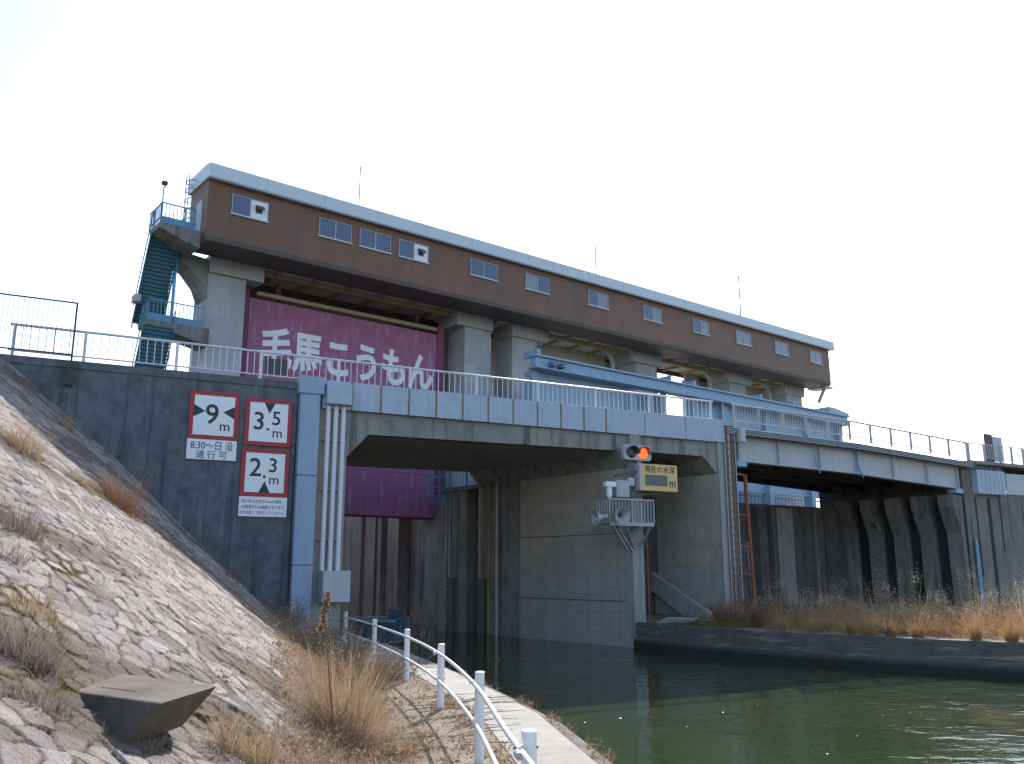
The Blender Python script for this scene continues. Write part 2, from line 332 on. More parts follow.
# near bank
T0 = np.array([-2, 12.]); Td = np.array([-4.4, 23.4]); Td /= np.hypot(*Td); Tn = np.array([-Td[1], Td[0]])
def slope_d(x, y): return (x - T0[0]) * Tn[0] + (y - T0[1]) * Tn[1] - 1.9 * np.clip((y - 13) / 20, 0, 1.1) ** 1.5
def slope_z(x, y):
    x = np.asarray(x, float); y = np.asarray(y, float)
    return np.minimum(np.maximum(slope_d(x, y), 0) * (.53 + .40 * np.clip((y - 9) / 23, 0, 1)), 9.6)
def vnoise(x, y, sc, seed, octv=4, gain=.55):
    """value-noise fbm on a random lattice"""
    r = np.random.default_rng(seed); L = r.uniform(-1, 1, (256, 256)); out = 0; a = 1.
    for o in range(octv):
        u = x * sc; v = y * sc; i = np.floor(u).astype(int); j = np.floor(v).astype(int); fu = u - i; fv = v - j; fu = fu * fu * (3 - 2 * fu); fv = fv * fv * (3 - 2 * fv)
        i %= 255; j %= 255
        out = out + a * ((L[i, j] * (1 - fu) + L[i + 1, j] * fu) * (1 - fv) + (L[i, j + 1] * (1 - fu) + L[i + 1, j + 1] * fu) * fv); a *= gain; sc *= 2.03; x = x + 11.3; y = y + 5.7
    return out
def build_slope():
    s = [-8.]; 
    while s[-1] < 27:
        Y = 12 + s[-1] * .98; s.append(s[-1] + (.022 if 4 < Y < 9 else .12 if Y < 4 else .022 + (Y - 9) * .0022))
    s = np.array(s); d = np.concatenate([np.arange(-.3, 6, .022), np.arange(6, 9, .035), np.arange(9, 15, .05), np.arange(15, 40, 2.)])
    Sg, Dg = np.meshgrid(s, d, indexing='ij')
    X = T0[0] + Td[0] * Sg + Tn[0] * Dg; Y = T0[1] + Td[1] * Sg + Tn[1] * Dg
    Z = slope_z(X, Y); Dl = Dg; Dg = slope_d(X, Y)
    Ds = Dl * 1.22
    # pitched stones: jittered cells in diagonal courses
    a = math.radians(38); p = (Sg * math.cos(a) + Ds * math.sin(a)); q = (-Sg * math.sin(a) + Ds * math.cos(a))
    p = p + .10 * vnoise(Sg, Ds, 1.7, 3, 3); q = q + .09 * vnoise(Sg, Ds, 1.9, 4, 3); p = p / .47; q = q / .26
    p = p + .5 * (np.floor(q) % 2) * 0
    n = 420; jp = RNG.uniform(-.34, .34, (n, n)); jq = RNG.uniform(-.24, .24, (n, n)); rv = RNG.uniform(0, 1, (n, n)); tl = RNG.normal(0, 1, (n, n, 2))
    ip = np.floor(p).astype(int); iq = np.floor(q).astype(int)
    f1 = np.full(p.shape, 9.); f2 = np.full(p.shape, 9.); cr = np.zeros(p.shape); ctl = np.zeros(p.shape)
    for i in range(-2, 3):
        for j in range(-2, 3):
            a_, b_ = (ip + i) % n, (iq + j) % n
            dp = ip + i + .5 + jp[a_, b_] + .5 * ((iq + j) % 2) - p; dq = iq + j + .5 + jq[a_, b_] - q
            dd = np.sqrt(dp * dp + dq * dq)
            near = dd < f1; f2 = np.where(near, f1, np.minimum(f2, dd)); cr = np.where(near, rv[a_, b_], cr)
            ctl = np.where(near, dp * tl[a_, b_, 0] + dq * tl[a_, b_, 1], ctl); f1 = np.where(near, dd, f1)
    e = f2 - f1
    lump = (np.sin(X * 9 + Y * 5 + 3 * np.sin(Y * 4)) + np.sin(X * 17 - Y * 13)) * .25 + .5
    big = np.sin(X * .9 + 1.3 * np.sin(Y * .5)) * np.sin(Y * .7 + X * .4)
    h = np.clip((e - .01) / .085, 0, 1); h = h * h * (3 - 2 * h)
    rise = .042 * h + .018 * ctl * h + (cr - .5) * .022 * h + .007 * vnoise(X * 1., Y * 1. + Z, 5., 8, 4, .65)
    soilmask = np.clip((.9 - Dg + .5 * big) / .7, 0, 1)       # soil creeps over the foot of the bank
    mp = np.clip(np.sin(X * 1.9 + 2 * np.sin(Y * .8)) * np.sin(Y * 1.1 + X) * 1.6 - .55, 0, 1)
    rise = rise * (1 - .85 * soilmask) * np.clip(Dg / .6, 0, 1)
    dzd = np.where((Z > 0) & (Z < 9.6), .53 + .40 * np.clip((Y - 9) / 23, 0, 1), 0); k = 1 / np.sqrt(1 + dzd ** 2)
    X = X - Tn[0] * dzd * k * rise; Y = Y - Tn[1] * dzd * k * rise; Z = Z + k * rise + .05 * big * np.clip(Dg / 2, 0, 1) * (Z < 8) - .02
    gap = np.clip(1.35 - e / .08, 0, 1); dirtp = np.clip(vnoise(X, Y + Z, .55, 21, 5, .62) * 1.7 - .55 + (cr - .5) * .7 + .25 * (Y < 9), 0, .8); gap = np.maximum(gap, dirtp); gap = np.maximum(gap, soilmask * .9)
    moss = np.clip((vnoise(X, Y, .5, 33, 4) - .42) * 4, 0, 1) * np.clip(1.5 - e / .28, 0, 1) * (Dg > 1.0) * (Dg < 6)
    ns, nd = Sg.shape; idx = np.arange(ns * nd).reshape(ns, nd)
    f = np.stack([idx[:-1, :-1], idx[1:, :-1], idx[1:, 1:], idx[:-1, 1:]], -1).reshape(-1, 4)
    # keep only the near side of the wing wall
    me = bpy.data.meshes.new('bank_slope')
    P = np.stack([X, Y, Z], -1).reshape(-1, 3)
    side = (P[:, :2] - O[:2]) @ N[:2]; keep = side[f].min(1) > -.6; f = f[keep]
    me.vertices.add(len(P)); me.vertices.foreach_set('co', P.ravel())
    me.loops.add(len(f) * 4); me.loops.foreach_set('vertex_index', f.ravel()); me.polygons.add(len(f)); me.polygons.foreach_set('loop_start', np.arange(len(f)) * 4)
    me.polygons.foreach_set('use_smooth', np.ones(len(f), bool)); me.update()
    A = me.attributes.new('stone', 'FLOAT_VECTOR', 'POINT'); A.data.foreach_set('vector', np.stack([cr, gap, moss], -1).reshape(-1).astype(np.float32))
    me.materials.append(M['stone']); o = bpy.data.objects.new('bank_slope', me); COL.objects.link(o); tag(o, None, None, None, 'structure')
build_slope()
EDGE = [(6, -6), (4, 3), (2.2, 8), (1.07, 11.94), (.43, 15.93), (-.53, 19.4), (-1.76, 23.44), (-4.0, 30), (-6.6, 36.3)]   # water side of the path
def off(poly, d):
    out = []
    for i, p in enumerate(poly):
        a = np.array(poly[max(i - 1, 0)], float); b = np.array(poly[min(i + 1, len(poly) - 1)], float); t = (b - a) / np.linalg.norm(b - a)
        out.append(np.array(p, float) + np.array([t[1], -t[0]]) * d)
    return out
def ribbon(polyA, zA, polyB, zB, mb):
    k = len(polyA); vs = [(*p, zA) for p in polyA] + [(*p, zB) for p in polyB]
    return mb.add(vs, [(i, i + 1, i + 1 + k, i + k) for i in range(k - 1)])
LEFT = [(1.0, -6), (.0, 3), (-1.0, 8), (-1.9, 11.94), (-2.8, 15.93), (-4.0, 19.4), (-5.2, 23.44), (-7.2, 30), (-9.0, 36.3)]
ribbon([(x - 1.5, y) for x, y in LEFT], 0, EDGE, 0, m1 := MB()); e1 = off(EDGE, .02)
tag(m1.build('bank_ground', M['soil']), None, None, None, 'structure')
pk = MB(); inner = off(EDGE, -1.0)
k = len(EDGE); ribbon(inner, .012, EDGE, .012, pk); ribbon(EDGE, .012, EDGE, -.16, pk); ribbon(inner, .012, inner, -.1, pk)
tag(pk.build('path', M['path']), None, None, None, 'structure')
ap = MB(); ribbon(EDGE, -.10, off(EDGE, .42), -.16, ap); ribbon(off(EDGE, .42), -.16, off(EDGE, .44), -3.1, ap)
tag(ap.build('path_kerb', M['slab']), None, None, None, 'structure')
# far quay
QE = [(5.72, 42.95), (7.6, 39.75), (9.85, 36.95), (13.3, 33.6), (17.13, 30.63), (24, 26.8), (34, 21.5), (60, 10)]
QI = [tuple(skew(.4, -13, 0)[:2]), tuple(FB(5, -14, 0)[:2]), tuple(FB(12, -14, 0)[:2]), tuple(FB(16, -14, 0)[:2]), tuple(FB(22, -14, 0)[:2]), tuple(FB(28, -14, 0)[:2]), tuple(FB(40, -14, 0)[:2]), tuple(FB(70, -14, 0)[:2])]
qm = MB(); mid = [tuple(np.array(a) * .8 + np.array(b) * .2) for a, b in zip(QE, QI)]
ribbon(QE, 0, mid, .02, qm); ribbon(mid, .02, QI, .5, qm)
tag(qm.build('quay_ground', M['quaysoil']), None, None, None, 'structure')
qw = MB(); qo = off(QE, -.001)
QO = off(QE, .5)
side_sign = 1 if (QO[3][1] < QE[3][1]) else -1
QF = off(QE, .06 * side_sign); ribbon(off(QE, -.4 * side_sign), .03, QF, .03, qw); ribbon(QF, .03, QF, -3.1, qw)
qd = off(QE, .10 * side_sign); ribbon(QF, -.62, qd, -.66, qw); ribbon(qd, -.66, qd, -3.1, qw)
o = qw.build('quay_wall', M['quay'], org=np.array([QE[3][0], QE[3][1], -1.])); tag(o, 'low dark water-stained concrete quay wall below the reed bank', 'quay wall')

# ================================================================== WING WALL + SIGNS
ww = thing('wing_wall', 'dark weathered concrete retaining wall carrying three red-bordered clearance signs', 'wall', FB(-20, 0, 0))
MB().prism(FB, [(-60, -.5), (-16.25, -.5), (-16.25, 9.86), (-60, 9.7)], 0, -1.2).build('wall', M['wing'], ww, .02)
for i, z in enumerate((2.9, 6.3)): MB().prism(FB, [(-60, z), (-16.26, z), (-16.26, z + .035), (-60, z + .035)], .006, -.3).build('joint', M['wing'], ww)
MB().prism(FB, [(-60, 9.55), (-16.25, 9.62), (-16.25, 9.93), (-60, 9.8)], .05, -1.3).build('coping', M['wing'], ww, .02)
bank = MB().prism(FB, [(-60, -.4), (-15.3, -.4), (-15.3, 9.7), (-60, 9.6)], -1.31, -10); tag(bank.build('road_embankment', M['soil']), None, None, None, 'structure')
def sign(label, u0, u1, z0, z1, plate, items, ptext):
    t = thing('clearance_sign', label, 'sign', FB((u0 + u1) / 2, .1, z0 - plate), 'clearance signs on the dark wall')
    uc = (u0 + u1) / 2; wd = u1 - u0; hg = z1 - z0
    box(FB, u0, u1, .04, .09, z0, z1).build('border', M['red'], t, .008)
    b = .165
    box(FB, u0 + b, u1 - b, .088, .096, z0 + b, z1 - b).build('face', M['white'], t)
    for s, size, du, dz, bold in items: letters(s, size, FB, uc + du, .097, z0 + dz, M['black'], 'number', t, bold, 1., .004)
    if plate: 
        box(FB, u0, u1, .05, .085, z0 - plate, z0 - .004).build('plate', M['white'], t, .004)
        for s, size, dz, sx in ptext: letters(s, size, FB, uc, .086, z0 - dz, M['black'], 'writing', t, .004, sx, .004)
    for uu in (u0 + .35, u1 - .35): box(FB, uu - .04, uu + .04, 0.002, .04, z0 - plate * .6, z1 - .1).build('bracket', M['galv'], t)
    return t
def tri(t, pts): MB().prism(FB, pts, .097, .101).build('arrow', M['black'], t)
z0, z1 = 7.33, 9.2
t = sign('square sign reading 9 m between two side arrows, with opening hours plate', -20.40, -18.56, z0, z1, .78, [('9', 1.08, -.08, .62, .012), ('m', .55, .42, .36, .006)], [('8:30～日 没', .37, .37, .86), ('通 行 可', .33, .71, 1.0)])
for sgn, ue in ((1, -20.40 + .165), (-1, -18.56 - .165)): tri(t, [(ue, 8.42 + .24), (ue, 8.42 - .24), (ue + sgn * .42, 8.42)])
t = sign('square sign reading 3.5 m with arrow pointing down from its top edge', -18.30, -16.47, 7.22, 9.10, 0, [('3', 1.0, -.38, .64, .01), ('.', .85, -.02, .62, .006), ('5', .78, .30, .86, .01), ('m', .55, .36, .36, .006)], [])
tri(t, [(-17.58, 8.935), (-17.16, 8.935), (-17.37, 8.52)])
t = sign('square sign reading 2.3 m with arrow pointing up and note plate below', -18.34, -16.49, 5.22, 7.09, .77, [('2', 1.0, -.38, .80, .01), ('.', .85, -.02, .74, .006), ('3', .78, .30, .98, .01), ('m', .55, .36, .50, .006)],
         [('淀川本川水位が2.5mの場合、', .15, .235, .86), ('余裕高が0.2m程度となります', .15, .455, .84), ('ので注意して航行してください。', .15, .675, .80)])
tri(t, [(-17.63, 5.385), (-17.20, 5.385), (-17.415, 5.83)])

# ================================================================== CONCRETE BRIDGE
br = thing('road_bridge', 'grey concrete road bridge with blue-grey fascia panels spanning the lock channel', 'bridge', FB(0, 0, 0))
SO, BT = 8.05, 9.0          # soffit and underside of the panels
DK = -12.0                  # rear edge of the deck
# deck with haunches: opening one between u=-14.1 and 0, opening two between .8 and 5.65
prof = [(-14.12, 7.0), (-13.2, SO), (-.25, SO + .1), (.02, 7.55), (.02, BT + .9), (-14.12, BT + .9)]
ds = MB().prism(skew, [(-14.3, 6.9), (-14.1, 7.0), (-13.2, SO - .06), (-.55, SO + .06), (.05, 7.3), (.05, 9.86), (-14.3, 9.86)], -.02, DK)
ds.build('deck_span', M['deck'], br)
MB().prism(skew, [(-13.15, SO - .064), (-.6, SO + .05), (-.6, SO + .035), (-13.15, SO - .08)], -.7, DK + .3).build('soffit', M['soffit'], br)
MB().prism(skew, [(.75, 7.4), (1.4, SO + .1), (4.7, SO + .1), (5.62, 7.3), (5.62, 9.86), (.75, 9.86)], -.021, DK).build('deck_span', M['deck'], br)
# channel pier: long wall with a pale nose
MB().prism(skew, [(.052, W - 2), (.748, W - 2), (.748, 9.85), (.052, 9.85)], -.35, DK + .02).build('pier_wall', M['pier'], br, .03)
MB().prism(FB, [(-.02, -.35), (.08, .1), (.40, .18), (.72, .1), (.80, -.35)], W - 2, 9.0, 'z').build('pier_nose', M['nose'], br)
for z in (4.15, .95): MB().prism(skew, [(.03, z), (.06, z), (.06, z + .04), (.03, z + .04)], -.4, DK + .2).build('joint', M['jointgrey'], br)
# right abutment pier
MB().prism(skew, [(5.63, -.5), (6.72, -.5), (6.72, 9.86), (5.63, 9.86)], 0, DK + .02).build('pier_wall', M['pier'], br, .03)
MB().prism(FB, [(5.62, 0), (6.74, 0), (6.74, .10), (5.62, .10)], -.5, 9.84, 'z').build('pier_face', M['nose'], br, .02)
# conduits on it
for uu, m_, r in ((6.05, 'rust', .035), (6.3, 'galv', .05), (6.52, 'rustline', .03)): MB().tube([FB(uu, .16, .4), FB(uu, .16, 9.9)], r, 8).build('conduit', M[m_], br)
box(FB, 6.08, 6.70, .10, .16, .3, 9.84).build('cable_tray', M['rustdark'], br)
g = MB()
for i in range(24): g.bar(FB(5.98, .2, .6 + i * .4), FB(6.72, .2, .6 + i * .4), .045)
g.build('tray_rungs', M['rustdark'], br)
for uu in (6.0, 6.7): MB().tube([FB(uu, .2, .3), FB(uu, .2, 11.0)], .03, 6).build('tray_rail', M['galv'], br)
# left abutment behind the pipes
MB().prism(skew, [(-15.4, -.8), (-14.11, -.8), (-14.11, 9.85), (-15.4, 9.85)], -.03, DK).build('abutment', M['pier'], br)
# fascia panels with rusty joints
us = list(np.arange(-14.05, 1.0, 1.27)); us[-1] = .95; us += [3.5, 6.0]
us = [-15.3] + us
for i, (a, b) in enumerate(zip(us[:-1], us[1:])):
    box(FB, a + .02, b - .02, -.15, .20, BT - .08 + (.12 if i == len(us) - 2 else 0) * 0, 10.10).build('fascia_panel', M['panel'], br, .008)
    if 0 < i < len(us) - 3: box(FB, a - .045, a + .045, -.14, .204, BT - .07, 10.09).build('joint', M['rustline'], br)
box(FB, -15.3, 6.0, -1.6, .17, 9.88, 10.06).build('kerb', M['deck'], br)
box(FB, -15.3, 6.0, DK, -1.6, 9.87, 9.95).build('road_deck', M['deck'], br)
# pilaster with cap
box(FB, -16.22, -15.42, 0, .38, -.3, 9.42).build('pilaster', M['column'], br, .02)
for z in (6.1, 2.6): box(FB, -16.23, -15.41, 0, .386, z, z + .03).build('joint', M['buttdark'], br)
box(FB, -16.3, -15.28, 0, .46, 9.42, 10.14).build('pilaster_cap', M['column'], br, .03)
# conduit pipes and box
ct = thing('conduit_riser', 'three white vertical conduit pipes running down to a pale junction box', 'pipes', FB(-14.7, .3, 1.2))
for uu in (-15.02, -14.70, -14.38): MB().tube([FB(uu, .22, 2.3), FB(uu, .22, 9.1)], .095, 14).build('pipe', M['pipe'], ct, smooth=True)
for z in (3.6, 5.6, 7.6): box(FB, -15.2, -14.2, .0, .14, z, z + .06).build('clamp', M['galv'], ct)
box(FB, -15.12, -14.02, .05, .85, 1.2, 2.4).build('junction_box', M['boxgrey'], ct, .02)
box(FB, -15.20, -14.16, .2, .62, 9.05, 9.92).build('header_box', M['panel'], ct, .02)
# parapet railing
def railing(name, label, F, pts, m, hz, post_us, n=0, infill='bars', nb=11, rr=.05, low=.17):
    t = thing(name, label, 'railing', F(pts[0][0], n, pts[0][1]))
    zat = lambda u: np.interp(u, [p[0] for p in pts], [p[1] for p in pts])
    uu = [p[0] for p in pts]
    MB().tube([F(u, n, zat(u) + hz) for u in uu], rr, 10).build('top_rail', m, t, smooth=True)
    MB().tube([F(u, n, zat(u) + low) for u in uu], rr * .65, 8).build('bottom_rail', m, t, smooth=True)
    for u in post_us: box(F, u - .055, u + .055, n - .05, n + .05, zat(u) - .03, zat(u) + hz - .01).build('post', m, t)
    for a, b in zip(post_us[:-1], post_us[1:]):
        g = MB(); k = max(1, int(round((b - a) / (3.2 / (nb + 1)))))
        for i in range(1, k):
            u = a + (b - a) * i / k; g.bar(F(u, n, zat(u) + low), F(u, n, zat(u) + hz), .030)
        g.build('baluster_panel', m, t)
    return t
P1 = [-26.5] + [-24.2 + 3.21 * i for i in range(9)] + [3.75, 5.45]
rl = railing('parapet_railing', 'white painted steel bar railing along the concrete bridge and wing wall', FB, [(-26.65, 9.93), (5.6, 9.97)], M['whiterail'], 1.12, P1, -.12)
nl = box(FB, -17.6, -16.7, -.28, -.20, 10.22, 10.85); o = nl.build('name_plate', M['greyplate'] if 'greyplate' in M else M['girderdark'], org=FB(-17.2, -.24, 10.2)); tag(o, 'small dark plate hung behind the white bridge railing', 'plate')
# brown security fence at the far left
sf = thing('security_fence', 'tall dark brown bar fence standing above the wall at far left', 'fence', FB(-25, .15, 9.8))
g = MB()
for i in range(42): u = -31.2 + i * .158; g.bar(FB(u, .2, 10.05), FB(u, .2, 12.0), .018)
g.build('bars', M['brownrail'], sf)
for z in (12.03, 10.08): MB().bar(FB(-31.2, .2, z), FB(-24.62, .2, z), .05).build('rail', M['brownrail'], sf)
MB().bar(FB(-24.6, .2, 8.9), FB(-24.6, .2, 12.05), .07).build('post', M['brownrail'], sf)
box(FB, -24.72, -24.48, .0, .26, 8.95, 9.75).build('bracket', M['brownrail'], sf)

# ================================================================== STEEL SPAN AND RIGHT ABUTMENT
def zt(u): return np.interp(u, [6.7, 16, 25.6, 32, 60], [9.95, 9.72, 9.2, 9.1, 9.1])
st = thing('girder_span', 'steel girder span with pale painted side girder on the right of the bridge', 'bridge', FB(16, -4, 8))
def lay(F, us, zf0, zf1, n0, n1):
    m = MB(); pr = [(u, zf0(u)) for u in us] + [(u, zf1(u)) for u in reversed(us)]; return m.prism(F, pr, n0, n1)
ug = [7.25, 10, 13, 16, 19, 22, 25.4]
lay(FB, ug, lambda u: zt(u) - 1.85, lambda u: zt(u) - .52, -.45, -.48).build('main_girder', M['girder'], st)
for dz in (1.87, .53): lay(FB, ug, lambda u: zt(u) - dz, lambda u: zt(u) - dz + .04, -.25, -.68).build('flange', M['girder'], st)
for u in (7.4, 10.3, 13.4, 16.4, 19.4, 22.4, 25.2): box(FB, u - .03, u + .03, -.45, -.27, zt(u) - 1.84, zt(u) - .53).build('stiffener', M['girder'], st)
for nn in (-3, -5.5, -8, -10.5): lay(FB, ug, lambda u: zt(u) - 1.3, lambda u: zt(u) - .5, nn, nn - .05).build('inner_girder', M['girderdark'], st); 
for nn in (-3, -5.5, -8, -10.5): lay(FB, ug, lambda u: zt(u) - 1.33, lambda u: zt(u) - 1.29, nn + .2, nn - .25).build('flange', M['girderdark'], st)
lay(FB, [6.76, 10, 16, 22, 25.6, 26.4], lambda u: zt(u) - .46, lambda u: zt(u) - .22, .12, DK).build('deck_slab', M['deck'], st)
lay(FB, [6.76, 10, 16, 22, 25.6, 26.4], lambda u: zt(u) - .52, lambda u: zt(u) - .2, .18, .13).build('edge_beam', M['girderdark'], st)
for k_, dz in enumerate((.49, .40, .31, .22)): MB().tube([FB(u, .22, zt(u) - dz) for u in (6.2, 10, 16, 22, 26)], .032, 8).build('cable_pipe', M['galv'], st)
box(FB, 6.9, 7.25, .1, .45, 9.0, 9.75).build('cable_box', M['boxgrey'], st)
for u in (7.45, 25.0): box(FB, u - .35, u + .35, -.75, -.15, zt(u) - 2.15, zt(u) - 1.9).build('bearing', M['gateblue'], st)
for u in (12.9, 16.3): MB().tube([FB(u, -.2, zt(u) - .5), FB(u, -.2, zt(u) - 1.4), FB(u + .35, -.25, zt(u) - 2.05)], .045, 8).build('drain_pipe', M['railblue'], st)
for u in (11, 15, 19, 23): box(FB, u - .04, u + .04, -10.5, -.5, zt(u) - 1.2, zt(u) - .7).build('cross_frame', M['girderdark'], st)
P2 = list(np.linspace(6.95, 25.9, 12))
railing('parapet_railing', 'grey bar railing along the steel girder span on the right', FB, [(6.8, 9.98), (16, 9.75), (25.9, 9.2)], M['greyrail'], 1.06, P2, 0, 'bars', 16, .05, .2)
railing('parapet_railing', 'short level railing at the far right end of the bridge', FB, [(26.0, 9.2), (31, 9.2), (44, 9.2)], M['greyrail'], 1.06, [26.05, 27.6, 29.2, 30.4, 31.6, 33.2, 35, 37, 39, 41, 43], 0, 'bars', 16, .035, .2)
ab = thing('abutment_pier', 'streaked grey concrete abutment pier at the right end of the girder span', 'pier', FB(28, 0, 0))
MB().prism(FB, [(25.62, -.3), (46, -.3), (46, 7.3), (29.6, 7.3), (29.6, 8.95), (25.62, 8.95)], -.3, DK).build('wall', M['butt'], ab, .03)
box(FB, 26.5, 29.3, -.32, .1, 7.1, 8.6).build('cover_panel', M['panel'], ab, .02)
for uu in (26.9, 27.3, 27.7, 28.1, 28.5, 28.9): box(FB, uu - .02, uu + .02, .1, .13, 7.12, 8.58).build('panel_rib', M['panel'], ab)
for uu, ww_, zz_ in ((26.55, .12, 2.1), (27.75, .3, -.3), (28.95, .1, 3.6)): box(FB, uu, uu + ww_, -.3, -.275, zz_, 6.9).build('stain_strip', M['buttdark'], ab)
MB().tube([FB(26.05, -.15, .2), FB(26.05, -.15, 4.3)], .09, 10).build('drain_pipe', M['railblue'], ab)
box(FB, 29.9, 46, -.29, -.24, 7.2, 8.55).build('side_girder', M['girder'], ab); box(FB, 26.0, 46, DK, .1, 8.96, 9.18).build('deck_slab', M['deck'], ab)
# buttressed retaining wall: recedes from the abutment under the deck
bw = thing('buttress_wall', 'concrete retaining wall with four flared buttresses under the girder span', 'wall', FB(25, -4, 0))
AX = FB(25.6, -.35, 0)
def FR(u, n, z): return AX - NG * u - UG * n * 1. + np.array([0, 0, z])      # u runs back along the channel, n leans out to the left
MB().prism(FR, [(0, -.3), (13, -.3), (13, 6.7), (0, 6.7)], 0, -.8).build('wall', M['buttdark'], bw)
for i, u in enumerate((.1, 1.85, 3.6, 5.35, 7.2)):
    pr = [(0, -.3), (.42, -.3), (.45, 4.6), (1.25, 6.3), (1.25, 7.0), (0, 7.0)]
    MB().prism(FR, pr, u, u + .95, 'u').build('buttress', M['butt'], bw, .02)
rw = thing('retaining_wall', 'dark stained concrete wall behind the reeds beneath the girder span', 'wall', FB(14, -6, 0))
CX = FR(7.8, 0, 0)
def FK(u, n, z): return CX - UG * u + NG * n + np.array([0, 0, z])
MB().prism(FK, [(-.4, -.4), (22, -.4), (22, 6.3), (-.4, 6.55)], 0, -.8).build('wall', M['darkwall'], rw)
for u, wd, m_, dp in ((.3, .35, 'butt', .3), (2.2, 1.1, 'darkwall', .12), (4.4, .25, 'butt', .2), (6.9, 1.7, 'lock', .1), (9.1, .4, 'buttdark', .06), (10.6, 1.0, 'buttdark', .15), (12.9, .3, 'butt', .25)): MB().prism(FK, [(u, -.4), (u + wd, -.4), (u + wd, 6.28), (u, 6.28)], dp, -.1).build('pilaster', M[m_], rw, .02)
MB().tube([FK(14.2, .2, -.2), FK(14.2, .2, 6)], .07, 8).build('pipe', M['rustline'], rw)
# rusty frame beside the right pier
rf = thing('rusty_frame', 'rust red angle-iron frame standing in front of the wall beside the pier', 'frame', FB(7.6, -.2, 0))
MB().bar(FB(7.75, -.1, .3), FB(7.55, -.1, 7.35), .14).build('upright', M['rust'], rf)
for z in (7.3, 5.2, 3.6, 2.2): MB().bar(FB(6.75, -.1, z + .1), FB(7.62, -.1, z), .10).build('crossbar', M['rust'], rf)
MB().bar(FB(7.82, -.3, .3), FB(7.62, -.3, 3.9), .07).build('pale_strip', M['galv'], rf)
# stair parapet in the second opening
sp = thing('concrete_stair', 'concrete steps with sloping parapet inside the shaded second bridge opening', 'steps', skew(5, -4, 0))
def FP(u, n, z): return skew(u, n, z)
MB().prism(FP, [(-7.5, 4.1), (-7.5, 3.4), (-1.5, -.2), (-.4, -.2), (-.4, .35)], 5.0, 5.3, 'u').build('parapet', M['nose'], sp, .02)
stp = MB()
for i in range(16): stp.box(FP, 5.3, 5.62, -1.0 - i * .4, -1.4 - i * .4, -.2, .2 + i * .21)
stp.build('steps', M['pier'], sp)

# ================================================================== LOCK WALLS BEYOND THE BRIDGE
lw = thing('lock_wall', 'grey concrete lock chamber wall with dark slots seen under the bridge', 'wall', FG(0, -12, 0))
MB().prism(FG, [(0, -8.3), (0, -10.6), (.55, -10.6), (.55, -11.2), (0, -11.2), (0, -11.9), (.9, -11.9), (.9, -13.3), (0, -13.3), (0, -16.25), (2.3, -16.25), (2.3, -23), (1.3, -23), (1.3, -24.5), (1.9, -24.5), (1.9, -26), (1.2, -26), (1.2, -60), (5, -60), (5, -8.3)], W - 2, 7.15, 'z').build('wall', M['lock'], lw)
box(FG, -.14, 5, -16.2, -8.3, 7.15, 7.4).build('coping', M['lock'], lw, .03)
for nn, zz in ((-14.6, 2.0), (-11.55, 2.0)): box(FG, -.22, .02, nn - .25, nn + .25, W - .6, zz).build('timber_fender', M['girderdark'], lw, .02)
MB().tube([FG(-.12, -10.9, W), FG(-.12, -10.9, 7.3)], .11, 8).build('pipe', M['rustline'], lw)
MB().tube([FG(-.12, -10.2, W), FG(-.12, -10.2, 7.3)], .08, 8).build('pipe', M['galv'], lw)
g = MB()
for s_ in (-.2, .2): g.bar(FG(-.08, -15.1 + s_, W), FG(-.08, -15.1 + s_, 7.2), .05)
for i in range(26): g.bar(FG(-.08, -15.3, W + .3 + i * .3), FG(-.08, -14.9, W + .3 + i * .3), .03)
g.build('ladder', M['galv'], lw)
for i, (nn, wd, m_) in enumerate(((-24.7, .5, 'butt'), (-27.5, .9, 'butt'), (-30.5, .5, 'pillar'), (-34, 1.2, 'pillar'), (-38, .6, 'butt'))): MB().prism(FG, [(.95, W - 1), (1.5, W - 1), (1.5, 7.1), (.95, 7.1)], nn, nn - wd).build('pilaster', M[m_], lw, .02)  # paler tower concrete on some pilasters stands in for sunlight on them
# far end of the chamber + left chamber wall
lw2 = thing('lock_wall', 'left-hand lock chamber wall hidden behind the bridge abutment', 'wall', FG(-13, -20, 0))
MB().prism(FG, [(-13.2, -8), (-13.2, -70), (-18, -70), (-18, -8)], W - 2, 7.2, 'z').build('wall', M['lock'], lw2)
ew = box(FG, -13.2, 5, -62, -60, W - 2, 7.0); o = ew.build('end_wall', M['lock'], org=FG(-4, -61, 0)); tag(o, 'plain far concrete wall closing the lock chamber', 'wall')
pf = MB().box(FG, 5, 60, -60, -15.5, 3, 7.0); tag(pf.build('lock_platform', M['lock']), None, None, None, 'structure')
# blue railing + cage ladder on the lock wall
bl = thing('blue_ladder_cage', 'blue caged ladder hanging at the edge of the lock wall beside the purple gate', 'ladder', FG(-.3, -15.8, 7))
g = MB()
for zz in (6.9, 7.5, 8.1, 8.7): 
    g.bar(FG(-1.0, -15.4, zz), FG(-.1, -15.4, zz), .06); g.bar(FG(-1.0, -16.2, zz), FG(-.1, -16.2, zz), .06); g.bar(FG(-1.0, -15.4, zz), FG(-1.0, -16.2, zz), .06)
g.build('hoops', M['railblue'], bl); g = MB()
for a, b in ((-1.0, -15.4), (-1.0, -16.2), (-.1, -15.4), (-.55, -15.4)): g.bar(FG(a, b, 6.6), FG(a, b, 9.2), .06)
g.bar(FG(-1.0, -15.4, 6.9), FG(-.1, -15.4, 6.3), .06); g.build('uprights', M['railblue'], bl)
railing('lock_railing', 'blue safety railing on top of the lock wall under the bridge', lambda u, n, z: FG(n, u, z), [(-15.3, 7.4), (-8.4, 7.4)], M['railblue'], 1.0, [-15.3, -13.6, -11.9, -10.2, -8.5], .2, 'bars', 8, .03, .2)
